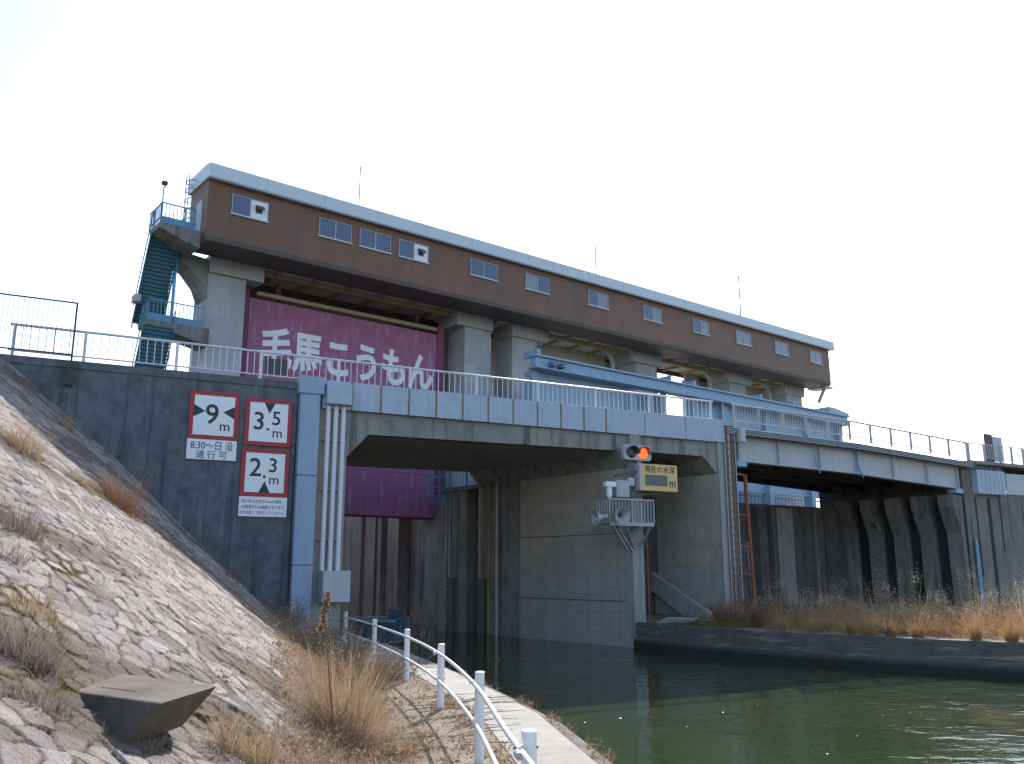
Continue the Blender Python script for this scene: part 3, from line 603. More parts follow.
# blue float
bf = thing('floating_boom', 'dark blue steel pontoon float lying on the water inside the lock entrance', 'pontoon', FG(-6.5, -4, W))
fo = FW
def FL(u, n, z): return np.array([-6.6, 46.5, 0]) + np.array([.95, -.3, 0]) * u + np.array([.3, .95, 0]) * n + np.array([0, 0, z])
box(FL, -1.6, .7, 0, 2.2, W - .3, W + 1.15).build('hull', M['floatblue'], bf, .06); box(FL, .2, .6, .2, .6, W + 1.15, W + 1.6).build('bollard', M['floatblue'], bf, .02)
box(FL, -1.62, .72, -.03, 0, W + .95, W + 1.1).build('rubbing_strip', M['gateblue'], bf)

# ================================================================== PURPLE GATE
gt = thing('lock_gate', 'large raised purple steel lock gate with white Japanese lettering', 'gate', FG(-5, -20, 5.8))
box(FG, -11.5, 2.25, -20.25, -20.0, 5.85, 18.6).build('skin_plate', M['purple'], gt)
box(FG, -11.6, 2.28, -21.4, -20.26, 5.8, 18.5).build('gate_frame', M['purple2'], gt)
for z in (8.7, 12.2, 15.4): box(FG, -11.5, 2.25, -20.01, -19.985, z, z + .03).build('seam', M['purple2'], gt)
tx = letters('毛馬こうもん', 2.70, FG, -4.40, -19.99, 14.72, M['letter'], 'lettering', gt, .032, .775, .02)
for u in (-11.85, 2.42): box(FG, u - .28, u + .28, -21.6, -19.9, 7.2, 19.2).build('guide_rail', M['purple2'], gt)
for u in (-9.6, .6): box(FG, u - .12, u + .12, -20.6, -20.2, 18.5, 19.9).build('hoist_lug', M['purple2'], gt)
box(FG, -11.2, 1.9, -19.95, -19.6, 18.72, 18.95).build('walkway_edge', M['yellowbeam'], gt)

# ================================================================== GATE HOUSE
gh = thing('gate_house', 'long brown gate control building raised on concrete pillars with pale blue roof edge', 'building', FG(15, -20, 7))
L0, L1, R0, R1 = -15.85, 45.75, -16.0, -22.5; LN = -12.6
MB().prism(FG, [(L0, R0), (L1, R0), (L1, R1), (LN, R1), (LN, -18.8), (L0, -18.8)], 20.32, 23.75, 'z').build('wall', M['brown'], gh)
MB().prism(FG, [(R0 - .0, 20.31), (R0, 20.06), (R0 - .1, 20.02), (-18.6, 20.12), (-18.6, 20.31)], L0 + .02, L1 - .02, 'u').build('soffit_panel', M['brownsoffit'], gh)
box(FG, LN + .1, L1 - .1, R1 + .1, -18.61, 20.24, 20.315).build('ceiling', M['ceiling'], gh)
box(FG, LN + .02, L1 - .02, R1 + .01, R1 + .3, 19.9, 20.31).build('rear_beam', M['brownsoffit'], gh)
rf_ = MB().prism(FG, [(R0 + .35, 23.62), (R0 + .35, 24.42), (R0 - .2, 24.52), (R1 - .35, 24.52), (R1 - .35, 23.62)], LN, L1 + .5, 'u').prism(FG, [(R0 + .35, 23.62), (R0 + .35, 24.42), (R0 - .2, 24.52), (-19.0, 24.52), (-19.0, 23.62)], L0 - .12, LN, 'u').build('roof', M['fascia'], gh)
jn = MB()
for u in np.arange(L0 + 3.2, L1, 3.65): jn.box(FG, u - .012, u + .012, R0 + .34, R0 + .356, 23.64, 24.47)
jn.build('fascia_joint', M['galv'], rf_)
box(FG, L0 - .13, L1 + .51, R0 + .30, R0 + .37, 23.55, 23.66).build('drip_edge', M['galv'], rf_)
for u in np.arange(-12.6, 44, 2.4): box(FG, u - .1, u + .1, R1 + .4, -18.7, 20.05, 20.238).build('ceiling_beam', M['yellowbeam'], gh)
for u0, u1 in ((-11, 3.2), (11, 20.6), (24, 33), (37, 45)): box(FG, u0, u1, -19.6, -19.3, 19.9, 20.2).build('edge_beam', M['yellowbeam'], gh)
for u0, u1, m_ in ((-11.2, 3.2, 'brownsoffit'), (11, 20.6, 'ceiling'), (24.6, 27.2, 'ceiling'), (31.0, 33, 'ceiling'), (37, 45, 'ceiling')): box(FG, u0, u1, -22.1, -21.9, 16.2 if u0 > 0 else 18.0, 20.2).build('inner_panel', M[m_], gh)
def window(u0, u1, z0, z1, vent=None, split=.5):
    f = MB(); n = R0
    t = .045
    for a, b, c, d in ((u0, u1, z0, z0 + t), (u0, u1, z1 - t, z1), (u0, u0 + t, z0 + t, z1 - t), (u1 - t, u1, z0 + t, z1 - t)): f.box(FG, a, b, n, n + .06, c, d)
    um = u0 + (u1 - u0) * split; f.box(FG, um - .035, um + .035, n, n + .055, z0 + t, z1 - t)
    fr = f.build('window', M['frame'], gh)
    box(FG, u0 - .05, u1 + .05, n, n + .12, z0 - .06, z0 - .002).build('sill', M['sill'], fr)
    box(FG, u0 + t, um - .036, n + .002, n + .02, z0 + t, z1 - t).build('pane', M['paleglass' if u0 > 6 and u0 < 10 or u0 > 30 else 'glass'], fr)
    if not vent: box(FG, um + .036, u1 - t, n + .002, n + .014, z0 + t, z1 - t).build('pane', M['paleglass' if u0 > 12 else 'glass'], fr)
    if vent:
        box(FG, um, u1 - t, n + .002, n + .03, z0 + t, z1 - t).build('vent_panel', M['white'], fr)
        uc = (um + u1) / 2; box(FG, uc - .22, uc + .18, n + .03, n + .06, z0 + .38, z1 - .32).build('vent_opening', M['girderdark'], fr)
        MB().prism(FG, [(n + .03, z1 - .30), (n + .06, z1 - .30), (n + .34, z1 - .48), (n + .34, z1 - .62), (n + .30, z1 - .62), (n + .03, z1 - .40)], uc - .24, uc + .20, 'u').build('vent_hood', M['girderdark'], fr)
WN = [(-14.5, -12.35, 1), (-9.15, -6.98, 0), (-6.4, -4.2, 0), (-3.58, -1.36, 1), (2.05, 4.35, 0), (6.9, 9.1, 0), (13.05, 15.15, 0), (19.1, 21.25, 0), (25.15, 27.25, 0), (31.0, 33.1, 0), (36.75, 38.8, 0), (42.4, 44.4, 0)]
for a, b, v in WN: window(a, b, 21.93, 23.08, v)
PL = [(-14.5, -12.2, -14.5, -11.2), (3.8, 6.15, 3.0, 6.15), (8.1, 10.5, 7.95, 11.4), (21.2, 23.7, 20.7, 24.3), (33.6, 36.1, 33.2, 36.7), (45.6, 47.9, 45.1, 48.1)]
PL[-1] = (42.6, 45.2, 42.0, 45.4)
for a, b, c, d in PL:
    p = box(FG, a, b, -21.0, -18.95, 6.9, 19.25).build('pillar', M['pillar'], gh, .03)
    box(FG, c, d, -21.1, -18.72, 19.25, 20.3).build('pillar_cap', M['pillar'], p, .03)
for u, zt_ in ((-4.9, 28.8), (16.9, 30.4), (36, 30)): MB().tube([FG(u, -19, 24.5), FG(u, -19, zt_)], .035 + max(0, u) * .0009 + .01, 6).build('lightning_rod', M['rod'], gh)
box(FG, L0 - .06, L0, -17.6, -16.7, 20.4, 22.6).build('door', M['frame'], gh)
for a, b in ((2.5, 11.2), (20.8, 25.5), (33.0, 37.5)): box(FG, a, b, -24.0, -22.6, 6.9, 20.2).build('rear_wall', M['pillar'], gh)
# bent duct pipes beside the pillars
for u in (19.6, 32.2, 41.3): MB().tube([FG(u, -20, 16.5), FG(u, -20, 19.2), FG(u - .3, -20, 19.8), FG(u - .7, -20.2, 20.5)], .2, 10).build('duct', M['galv'], gh)
# end balcony on the right
eb = thing('end_balcony', 'tiny blue-grey steel balcony on the far right end of the brown building', 'balcony', FG(46, -18, 20))
box(FG, 45.78, 47.1, -18.6, -16.6, 20.0, 20.15).build('platform', M['galv'], eb)
g = MB()
for z in (20.6, 21.2): g.bar(FG(45.8, -16.6, z), FG(47.1, -16.6, z), .05); g.bar(FG(47.1, -16.6, z), FG(47.1, -18.6, z), .05)
for a, b in ((46.4, -16.6), (47.1, -16.6), (47.1, -17.6), (47.1, -18.6)): g.bar(FG(a, b, 20.1), FG(a, b, 21.25), .05)
g.build('railing', M['railblue'], eb); MB().tube([FG(46.6, -17, 21.2), FG(46.6, -17, 22.6)], .1, 8).build('lamp_post', M['galv'], eb)
MB().bar(FG(45.78, -17.5, 18.6), FG(46.9, -17.5, 20.0), .25).build('bracket', M['galv'], eb)

# ================================================================== STAIR TOWER
sr = thing('stair_tower', 'teal steel outside stairs with concrete landings and blue railings left of the building', 'stairs', FG(-17, -18, 8))
def landing(z, u0, u1, nf, dz):
    MB().prism(FG, [(u0, z - .28), (u0, z), (u1, z), (u1, z - dz), (u1 - .9, z - dz * .8)], nf, nf - 1.7).build('landing', M['lock'], sr, .03)
    r = MB()
    for (p, q) in (((u0 + .1, nf - .1), (u1 - .3, nf - .1)), ((u0 + .1, nf - .1), (u0 + .1, nf - 2.2))):
        for h in (.35, 1.15): r.bar(FG(*p, z + h), FG(*q, z + h), .06)
        L = math.hypot(q[0] - p[0], q[1] - p[1]); k = int(L / .2)
        for i in range(k + 1): a = np.array(p) + (np.array(q) - p) * i / k; r.bar(FG(a[0], a[1], z + .0), FG(a[0], a[1], z + 1.15), .04 if i % 6 else .07)
    r.build('railing', M['stairrail'], sr)
    box(FG, u0 + .05, u1 - .4, nf - .06, nf - .12, z + .0, z + .34).build('toe_board', M['stairrail'], sr)
MB().prism(FG, [(-17.2, 20.3), (-14.5, 20.0), (-14.5, 17.6), (-14.9, 18.5), (-15.6, 19.3), (-16.5, 19.8)], -18.9, -20.6).build('arched_bracket', M['lock'], sr, .02)
landing(20.7, -18.1, -15.86, -16.6, 1.0); landing(15.7, -17.85, -14.45, -18.15, 1.0)
def flight(u0, u1, n0, z0, n1, z1):
    for u in (u0, u1): MB().prism(FG, [(n0, z0 - .25), (n0, z0 + .1), (n1, z1 + .1), (n1, z1 - .25)], u - .03, u + .03, 'u').build('stringer', M['stairblue'], sr)
    g = MB(); k = int(abs(z1 - z0) / .2)
    for i in range(k): 
        f0 = i / k; n = n0 + (n1 - n0) * f0; z = z0 + (z1 - z0) * f0; dn = (n1 - n0) / k
        g.box(FG, u0 + .03, u1 - .03, n, n + dn * 1.1, z + .05, z + .09); g.box(FG, u0 + .03, u1 - .03, n + dn, n + dn * 1.06, z - .14, z + .09)
    g.build('treads', M['stairblue'], sr)
    g = MB()
    for u in (u0, u1): g.bar(FG(u, n0, z0 + 1.1), FG(u, n1, z1 + 1.1), .05)
    g.build('handrail', M['stairblue'], sr)
for zt_, zb_ in ((20.6, 15.75), (15.2, 10.2), (10.1, 6.9)): flight(-18.1, -16.5, -17.9, zt_, -20.1, zb_)
box(FG, -18.45, -18.15, -19.3, -18.6, 16.7, 17.1).build('bracket', M['pillar'], sr)
for a, b in ((-16.3, -20.4),): MB().bar(FG(a, b, 7), FG(a, b, 21.2), .16).build('column', M['stairblue'], sr)
MB().tube([FG(-16.4, -18.8, 15.8), FG(-16.4, -18.8, 21.5)], .1, 8).build('drain_pipe', M['railblue'], sr)
MB().tube([FG(-18.0, -16.75, 21.8), FG(-18.0, -16.75, 22.7), FG(-17.9, -16.5, 22.85)], .04, 8).build('lamp_post', M['galv'], sr)
MB().lathe(FG(-18.0, -16.65, 22.8), (0, 0, 1), [(0, .05), (.05, .16), (.2, .18), (.26, .08)], 12).build('lamp', M['girderdark'], sr)
g = MB()
for z in (21.6, 22.2, 22.8, 23.4, 23.9): g.tube([FG(-16.0, -17.4, z), FG(-16.35, -17.3, z), FG(-16.5, -17.75, z), FG(-16.35, -18.2, z), FG(-16.0, -18.1, z)], .03, 6)
for a in (-17.5, -18.0): g.bar(FG(-16.45, a, 20.8), FG(-16.45, a, 24.3), .05)
g.build('roof_ladder', M['galv'], sr)

# ================================================================== BLUE MAIN GATE behind the parapet
bg_ = thing('lock_gate', 'sky blue steel gate and long girder behind the white bridge railing', 'gate', FG(20, -12, 7))
box(FG, 4.4, 41.3, -12.6, -12.0, 15.25, 15.85).build('top_girder', M['gateblue'], bg_, .01)
box(FG, 4.3, 41.4, -12.8, -11.8, 15.86, 15.98).build('flange', M['gateblue'], bg_); box(FG, 4.3, 41.4, -12.75, -11.85, 15.12, 15.24).build('flange', M['gateblue'], bg_)
box(FG, 5.3, 13.6, -13.2, -12.9, 9.0, 15.2).build('skin_plate', M['gateblue'], bg_)
for u in (4.9, 13.9, 17.3, 20.9, 24.5, 30, 36, 41): box(FG, u - .28, u + .28, -13.4, -12.6, 6.5, 15.1).build('post', M['gateblue'], bg_, .01)
for u in (4.7, 17.4, 20.2, 28.5, 33, 38.5): box(FG, u - .12, u + .12, -13.5, -12.0, 15.985, 16.4).build('bracket', M['gateblue'], bg_)
for i, n in enumerate((-11.9, -11.88)): 
    for u in (5.6, 6.4): box(FG, u - .15, u + .15, -11.99, -11.5, 15.3, 15.6).build('lug', M['gateblue'], bg_)
g = MB()
for u in np.arange(5, 41, 1.1): g.box(FG, u - .02, u + .02, -12.0, -11.985, 15.26, 15.84)
g.build('stiffener', M['gateblue'], bg_)
box(FG, 14.1, 17.1, -14.2, -14.0, 8.5, 15.2).build('skin_plate', M['gateblue'], bg_)
box(FG, 21.1, 41.2, -13.2, -13.0, 8.5, 15.2).build('skin_plate', M['gateblue'], bg_)
MB().prism(FG, [(38.2, 15.99), (41.4, 15.99), (41.4, 16.2), (39.2, 16.5), (38.2, 16.5)], -11.9, -14).build('end_cover', M['panel'], bg_)
lg = thing('lattice_walkway', 'pale blue lattice walkway seen beneath the girder span', 'walkway', FG(26, -16, 7))
for z in (7.15, 8.6): box(FG, 8, 48, -16.2, -16, z, z + .14).build('rail', M['gateblue'], lg)
g = MB()
for u in np.arange(8, 48, .5): g.bar(FG(u, -16.1, 7.2), FG(u, -16.1, 8.65), .05)
g.build('bars', M['gateblue'], lg); box(FG, 14, 40, -18.2, -18.0, 7.1, 9.6).build('back_panel', M['gateblue'], lg); box(FG, 8, 48, -17.6, -15.9, 6.85, 7.1).build('deck', M['gateblue'], lg)
# boards at the right end
b1 = MB().box(FB, 29.2, 29.95, -1.0, -.9, 9.18, 11.2); tag(b1.build('back_board', M['brownsoffit'], org=FB(29.5, -.95, 9.1)), 'narrow dark brown upright board behind the railing at far right', 'board')
b2 = thing('sign_board', 'pale blue signboard seen from behind at the right bridge end', 'sign', FB(31, -1.5, 9.1))
box(FB, 30.4, 31.8, -1.5, -1.45, 9.5, 11.2).build('panel', M['panel'], b2)
for u in (30.6, 31.6): MB().bar(FB(u, -1.56, 9.1), FB(u, -1.56, 11.1), .08).build('post', M['galv'], b2)

# ================================================================== SIGNAL, DISPLAY, CAMERA, SPEAKERS, PLATFORM
sg = thing('signal_light', 'two lamp signal head with the right lamp glowing red on the pier top', 'signal', FB(.3, .5, 8.0))
def fr_lamp(u): return FB(u, .75, 8.15)
SU, SZ = .05, 7.95
MB().prism(FB, [(SU - .65, SZ - .36), (SU + .75, SZ - .36), (SU + .85, SZ - .26), (SU + .85, SZ + .28), (SU + .75, SZ + .38), (SU - .65, SZ + .38), (SU - .75, SZ + .28), (SU - .75, SZ - .26)], .45, .70).build('housing', M['boxgrey'], sg, .02)
for u, m_, hm in ((SU - .32, 'darklens', 'girderdark'), (SU + .34, 'redlamp', 'rust')):
    c = FB(u, .70, SZ); MB().lathe(c, N, [(0, .27), (.02, .27), (.03, .25), (.05, .18), (.06, .0)], 20).build('lens', M[m_], sg, smooth=True)
    h = MB(); k = 14
    for i in range(k):
        a0 = math.radians(-10 + 200 * i / k); a1 = math.radians(-10 + 200 * (i + 1) / k)
        q = [FB(u + r * math.cos(a), n_, SZ + r * math.sin(a)) for r, n_ in ((.31, .70), (.32, .95)) for a in (a0, a1)]; q2 = [FB(u + r * math.cos(a), n_, SZ + r * math.sin(a)) for r, n_ in ((.29, .70), (.30, .95)) for a in (a0, a1)]
        h.add(q + q2, [(0, 1, 3, 2), (4, 6, 7, 5), (2, 3, 7, 6), (0, 4, 5, 1)])
    h.build('visor', M[hm], sg)
box(FB, .2, .4, .1, .5, 7.3, 7.7).build('bracket', M['galv'], sg)
db = thing('depth_display', 'yellow electronic water depth board with unlit grey screen on the pier', 'sign', FB(1.3, .6, 6.2))
box(FB, .24, 2.36, .35, .80, 6.15, 7.44).build('housing', M['yellow'], db, .02)
box(FB, .10, .23, .35, .80, 6.15, 7.44).build('side_case', M['boxgrey'], db)
box(FB, .42, 1.74, .80, .815, 6.40, 6.92).build('screen', M['screen'], db)
letters('現在の水深', .37, FB, 1.30, .802, 7.06, M['black'], 'writing', db, .012, .98, .006)
letters('m', .62, FB, 2.04, .802, 6.36, M['black'], 'unit', db, .01, .85, .006)
MB().bar(FB(-1.13, .5, 6.79), FB(.2, .55, 7.1), .12).build('arm', M['girderdark'], db); MB().bar(FB(-1.7, .5, 5.75), FB(1.6, .5, 6.1), .10).build('arm', M['girderdark'], db)
box(FB, -.42, -.05, .3, .6, 6.35, 6.75).build('lamp_box', M['boxgrey'], db, .02)
pf_ = thing('service_platform', 'small steel service cage bracketed to the pale pier nose', 'platform', FB(.4, .5, 4.6))
U0, U1, NN0, NN1, ZB, ZT = -1.95, .55, .15, 1.2, 4.55, 5.65
box(FB, U0, U1, NN0, NN1, ZB - .06, ZB).build('floor', M['galv'], pf_)
g = MB()
for z in (ZB + .03, ZT):
    g.bar(FB(U0, NN1, z), FB(U1, NN1, z), .055); g.bar(FB(U0, NN0, z), FB(U0, NN1, z), .055); g.bar(FB(U1, NN0, z), FB(U1, NN1, z), .055)
for i in range(15): u = U0 + (U1 - U0) * i / 14; g.bar(FB(u, NN1, ZB), FB(u, NN1, ZT), .028 if i % 7 else .06)
for i in range(6): n = NN0 + (NN1 - NN0) * i / 5; g.bar(FB(U0, n, ZB), FB(U0, n, ZT), .028); g.bar(FB(U1, n, ZB), FB(U1, n, ZT), .028)
g.build('railing', M['galv'], pf_)
for a, b, zz in ((U0 + .2, -.25, 3.35), (-.95, .15, 3.4), (U1 - .05, .45, 3.5)): MB().bar(FB(a, NN1 - .15, ZB - .05), FB(b, .14, zz), .10).build('strut', M['galv'], pf_)
MB().bar(FB(-.9, NN0 + .05, ZB - .05), FB(.05, .14, 3.3), .085).build('strut', M['galv'], pf_)
MB().bar(FB(U0, NN1, ZB - .09), FB(U1, NN1, ZB - .09), .06).build('edge_beam', M['galv'], pf_)
cc = thing('security_camera', 'white security camera with grey box on the service cage corner', 'camera', FB(-1.8, .9, 5.65))
MB().tube([FB(-1.7, .9, 5.5), FB(-1.7, .9, 6.3)], .05, 8).build('pole', M['girderdark'], cc)
box(FB, -2.05, -1.5, .85, 1.15, 6.2, 6.45).build('housing', M['white'], cc, .04); MB().lathe(FB(-1.82, 1.0, 6.25), (0, 0, -1), [(0, .13), (.40, .14), (.52, .11), (.60, .03)], 14).build('dome', M['white'], cc, smooth=True)
box(FB, -1.3, -.55, .5, .85, 5.78, 6.58).build('control_box', M['galv'], cc, .02)
def horn(c, ax, label, k=1.):
    t = thing('horn_speaker', label, 'loudspeaker', c); c = np.array(c); ax = np.array(ax)
    MB().lathe(c, ax, [(0, .07 * k), (.12 * k, .10 * k), (.25 * k, .17 * k), (.36 * k, .27 * k), (.43 * k, .36 * k), (.445 * k, .375 * k), (.452 * k, .365 * k), (.43 * k, .345 * k)], 24, False).build('bell', M['boxgrey'], t, smooth=True)
    MB().lathe(c, ax, [(.432 * k, .347 * k), (.36 * k, .25 * k), (.26 * k, .15 * k), (.14 * k, .085 * k), (.10 * k, .06 * k)], 24, False).build('inner_cone', M['galv'], t)  # darker cone and throat colours put shade inside the bell
    MB().lathe(c, ax, [(.11 * k, .075 * k), (.20 * k, .07 * k), (.24 * k, .03 * k)], 14).build('throat', M['girderdark'], t, smooth=True)
    MB().lathe(c - ax * .2 * k, ax, [(0, .05), (.02, .12 * k), (.22 * k, .12 * k), (.24 * k, .06)], 16).build('driver', M['galv'], t, smooth=True)
    MB().bar(c - ax * .08, c + np.array([0, 0, -.30]) - N * .1 + U * .25, .05).build('bracket', M['galv'], t)
axl = -U * .90 - N * .12 + np.array([0, 0, -.10]); axl /= np.linalg.norm(axl)
horn(FB(-2.35, 1.3, 4.80), axl, 'grey horn loudspeaker pointing left along the channel from the cage', 1.0)
axr = N * .85 - U * .12 + np.array([-.0, 0, -.10]); axr /= np.linalg.norm(axr)
horn(FB(-1.5, 1.25, 4.92), axr, 'grey horn loudspeaker facing out towards the water from the cage', 1.05)
MB().tube([FB(.86, .2, .2), FB(.86, .2, 4.5)], .03, 6).build('cable_pipe', M['rust'], pf_)

# ================================================================== WHITE HANDRAIL
HP = [(1.7, .6), (.75, 4.0), (.14, 7.7), (-.42, 12.0), (-1.27, 16.45), (-2.35, 20.5), (-3.72, 24.7), (-5.3, 29.0)]
hr = thing('path_handrail', 'white pipe handrail curving along the canal path in the foreground', 'railing', (-.42, 12, 0))
def curve(pts, z, sub=8):
    P = [np.array([*p, z]) for p in pts]; out = []
    for i in range(len(P) - 1):
        p0 = P[max(i - 1, 0)]; p1 = P[i]; p2 = P[i + 1]; p3 = P[min(i + 2, len(P) - 1)]
        for j in range(sub):
            t = j / sub; out.append(.5 * ((2 * p1) + (-p0 + p2) * t + (2 * p0 - 5 * p1 + 4 * p2 - p3) * t * t + (-p0 + 3 * p1 - 3 * p2 + p3) * t ** 3))
    return out + [P[-1]]
for x, y in HP:
    MB().lathe((x, y, -.15), (0, 0, 1), [(0, .063), (1.235, .063), (1.25, .067), (1.262, .062), (1.268, .04)], 18).build('post', M['handrail'], hr, smooth=True)
    for z in (.98, .52): MB().tube([(x - .13, y - .03, z), (x + .075, y + .02, z)], .012, 6).build('bolt', M['girderdark'], hr)
HQ = [(x - .088, y - .02) for x, y in HP]
for z, nm in ((.98, 'top_rail'), (.52, 'lower_rail')): MB().tube(curve(HQ, z), .026, 12).build(nm, M['handrail'], hr, smooth=True)
for i in (2, 4): MB().tube([(HQ[i][0] + .005, HQ[i][1] - .35, .98), (HQ[i][0] - .01, HQ[i][1] - .22, .98)], .031, 10).build('rail_joint', M['galv'], hr)

# ================================================================== CONCRETE BLOCK ON THE SLOPE
zb = 1.34
A4 = [(-4.0, 8.36), (-2.87, 7.59), (-2.77, 8.71), (-4.1, 9.72)]
def blk():
    c = np.mean(A4, 0); top = [np.array([*p, zb]) for p in A4]; bot = [np.array([p[0] - .30, p[1] - .02, zb - .36]) for p in A4]
    m = MB(); m.add(bot + top, [(3, 2, 1, 0), (4, 5, 6, 7), (0, 1, 5, 4), (1, 2, 6, 5), (2, 3, 7, 6), (3, 0, 4, 7)])
    o = m.build('concrete_block', M['slab'], bevel=.025, org=np.array([c[0], c[1], zb - .6])); tag(o, 'flat-topped weathered concrete block jutting from the stone slope', 'block')
    a, b, c_, d = [np.array(p) for p in A4]; ctr = (a + b + c_ + d) / 4 + np.array([-.15, .08]); q = [ctr + (p - (a + b + c_ + d) / 4) * .42 for p in (a, b, c_, d)]
    pm = MB(); pm.add([(*p, zb - .01) for p in q] + [(*(ctr + (p - ctr) * .94), zb + .005) for p in q], [(4, 5, 6, 7), (0, 1, 5, 4), (1, 2, 6, 5), (2, 3, 7, 6), (3, 0, 4, 7)])
    pm.build('raised_patch', M['slab'], o)
blk()

# ================================================================== VEGETATION
def blades(base, n, r, h, wd, lean=.35, droop=.4, seg=3, bias=(0, 0), hv=.4, onslope=False, zoff=0, mess=0.):
    """n curved blades about a point; returns verts, faces"""
    a = RNG.uniform(0, 2 * np.pi, n); rr = r * np.sqrt(RNG.uniform(0, 1, n)); bx = base[0] + rr * np.cos(a); by = base[1] + rr * np.sin(a)
    bz = slope_z(bx, by) if onslope else np.full(n, base[2]); bz = bz - .03 + zoff
    hh = h * np.where(RNG.uniform(0, 1, n) < .12, RNG.uniform(.9, 1.25, n), RNG.uniform(1 - hv, .95, n)) if hv > .4 else h * RNG.uniform(1 - hv, 1.1, n); a2 = a + RNG.normal(0, .7, n); ln = np.abs(RNG.normal(0, lean, n)) + .05
    dx = np.cos(a2) * ln + bias[0] + RNG.normal(0, 1, n) * mess; dy = np.sin(a2) * ln + bias[1] + RNG.normal(0, 1, n) * mess
    sa = RNG.uniform(0, 2 * np.pi, n); sx, sy = np.cos(sa), np.sin(sa); ww = wd * RNG.uniform(.6, 1.4, n)
    V = np.zeros((n, (seg) * 2 + 1, 3))
    for i in range(seg + 1):
        t = i / seg; cx = bx + hh * dx * (t + droop * t * t); cy = by + hh * dy * (t + droop * t * t); cz = bz + hh * (t - droop * .45 * t * t * np.minimum(1.6, (ln * 2)))
        k = ww * (1 - t) ** .7 * .5
        if i < seg:
            V[:, 2 * i] = np.stack([cx - sx * k, cy - sy * k, cz], -1); V[:, 2 * i + 1] = np.stack([cx + sx * k, cy + sy * k, cz], -1)
        else: V[:, 2 * i] = np.stack([cx, cy, cz], -1)
    m = seg * 2 + 1; b0 = np.arange(n) * m; F = []
    for i in range(seg - 1): F.append(np.stack([b0 + 2 * i, b0 + 2 * i + 1, b0 + 2 * i + 3, b0 + 2 * i + 2], -1))
    tip = np.stack([b0 + 2 * seg - 2, b0 + 2 * seg - 1, b0 + 2 * seg], -1)
    return V.reshape(-1, 3), np.concatenate(F), tip
def vegmesh(name, parts, m, org=(0, 0, 0), parent=None):
    if parent is not None: org = ORG[parent]
    org = np.array(org, float); vs = []; q = []; t = []; o_ = 0
    for V, F, T in parts: vs.append(V); q.append(F + o_); t.append(T + o_); o_ += len(V)
    vs = np.concatenate(vs) - org; q = np.concatenate(q); t = np.concatenate(t)
    me = bpy.data.meshes.new(name); me.vertices.add(len(vs)); me.vertices.foreach_set('co', vs.ravel())
    me.loops.add(q.size + t.size); me.loops.foreach_set('vertex_index', np.concatenate([q.ravel(), t.ravel()]))
    me.polygons.add(len(q) + len(t)); me.polygons.foreach_set('loop_start', np.concatenate([np.arange(len(q)) * 4, q.size + np.arange(len(t)) * 3]))
    me.update(); me.validate(); me.materials.append(m)
    o = bpy.data.objects.new(name, me); COL.objects.link(o)
    if parent is not None: o.parent = parent
    else: o.location = tuple(org)
    ORG[o] = org; return o
def leafcloud(base, n, r, h, size, clumps=9, zlow=.05):
    """n small dry leaves gathered in uneven clumps inside a low dome"""
    cc = np.stack([RNG.normal(0, r * .55, clumps), RNG.normal(0, r * .55, clumps), RNG.uniform(zlow, 1, clumps) * h * .85], -1); k = RNG.integers(0, clumps, n)
    P = cc[k] + RNG.normal(0, 1, (n, 3)) * np.array([r * .28, r * .28, h * .16]); P[:, 2] = np.abs(P[:, 2]) * RNG.uniform(.5, 1.1, n); P += np.array(base)
    d = RNG.normal(0, 1, (n, 3)); d[:, 2] = d[:, 2] * .7 + .2; d /= np.linalg.norm(d, axis=1)[:, None]; e = np.cross(d, RNG.normal(0, 1, (n, 3))); e /= np.linalg.norm(e, axis=1)[:, None]
    L = size * RNG.uniform(.5, 1.5, n)[:, None]; Wd = L * RNG.uniform(.12, .35, n)[:, None]
    V = np.stack([P - e * Wd, P + e * Wd, P + d * L * .6 + e * Wd * .8, P + d * L * .6 - e * Wd * .8, P + d * L], 1)
    b0 = np.arange(n) * 5
    return V.reshape(-1, 3), np.stack([b0, b0 + 1, b0 + 2, b0 + 3], -1), np.stack([b0 + 3, b0 + 2, b0 + 4], -1)
def twigs(base, n, h, spread, r0=.012, depth=3, seed=1, droop=0.):
    rg = random.Random(seed); mb = MB()
    def grow(p, d, L, r, lv):
        pts = [p]; q = p.copy(); dd = d.copy()
        for i in range(3):
            dd = dd + np.array([rg.gauss(0, .16), rg.gauss(0, .16), rg.gauss(.02 - droop, .10)]); dd /= np.linalg.norm(dd); q = q + dd * L / 3; pts.append(q.copy())
        mb.tube(pts, [r, r * .85, r * .7, r * .45], 5 if lv > 1 else 4, False)
        if lv > 0:
            for k in range(rg.randint(2, 4)):
                i = rg.randint(1, 3); e = dd + np.array([rg.gauss(0, .6), rg.gauss(0, .6), rg.gauss(.1, .35)]); e /= np.linalg.norm(e); grow(pts[i], e, L * rg.uniform(.45, .75), r * .6, lv - 1)
    for i in range(n):
        d = np.array([rg.gauss(0, spread), rg.gauss(0, spread), 1.]); d /= np.linalg.norm(d); p = np.array(base, float) + np.array([rg.gauss(0, .1), rg.gauss(0, .1), 0])
        grow(p, d, h * rg.uniform(.6, 1.), r0, depth)
    return mb
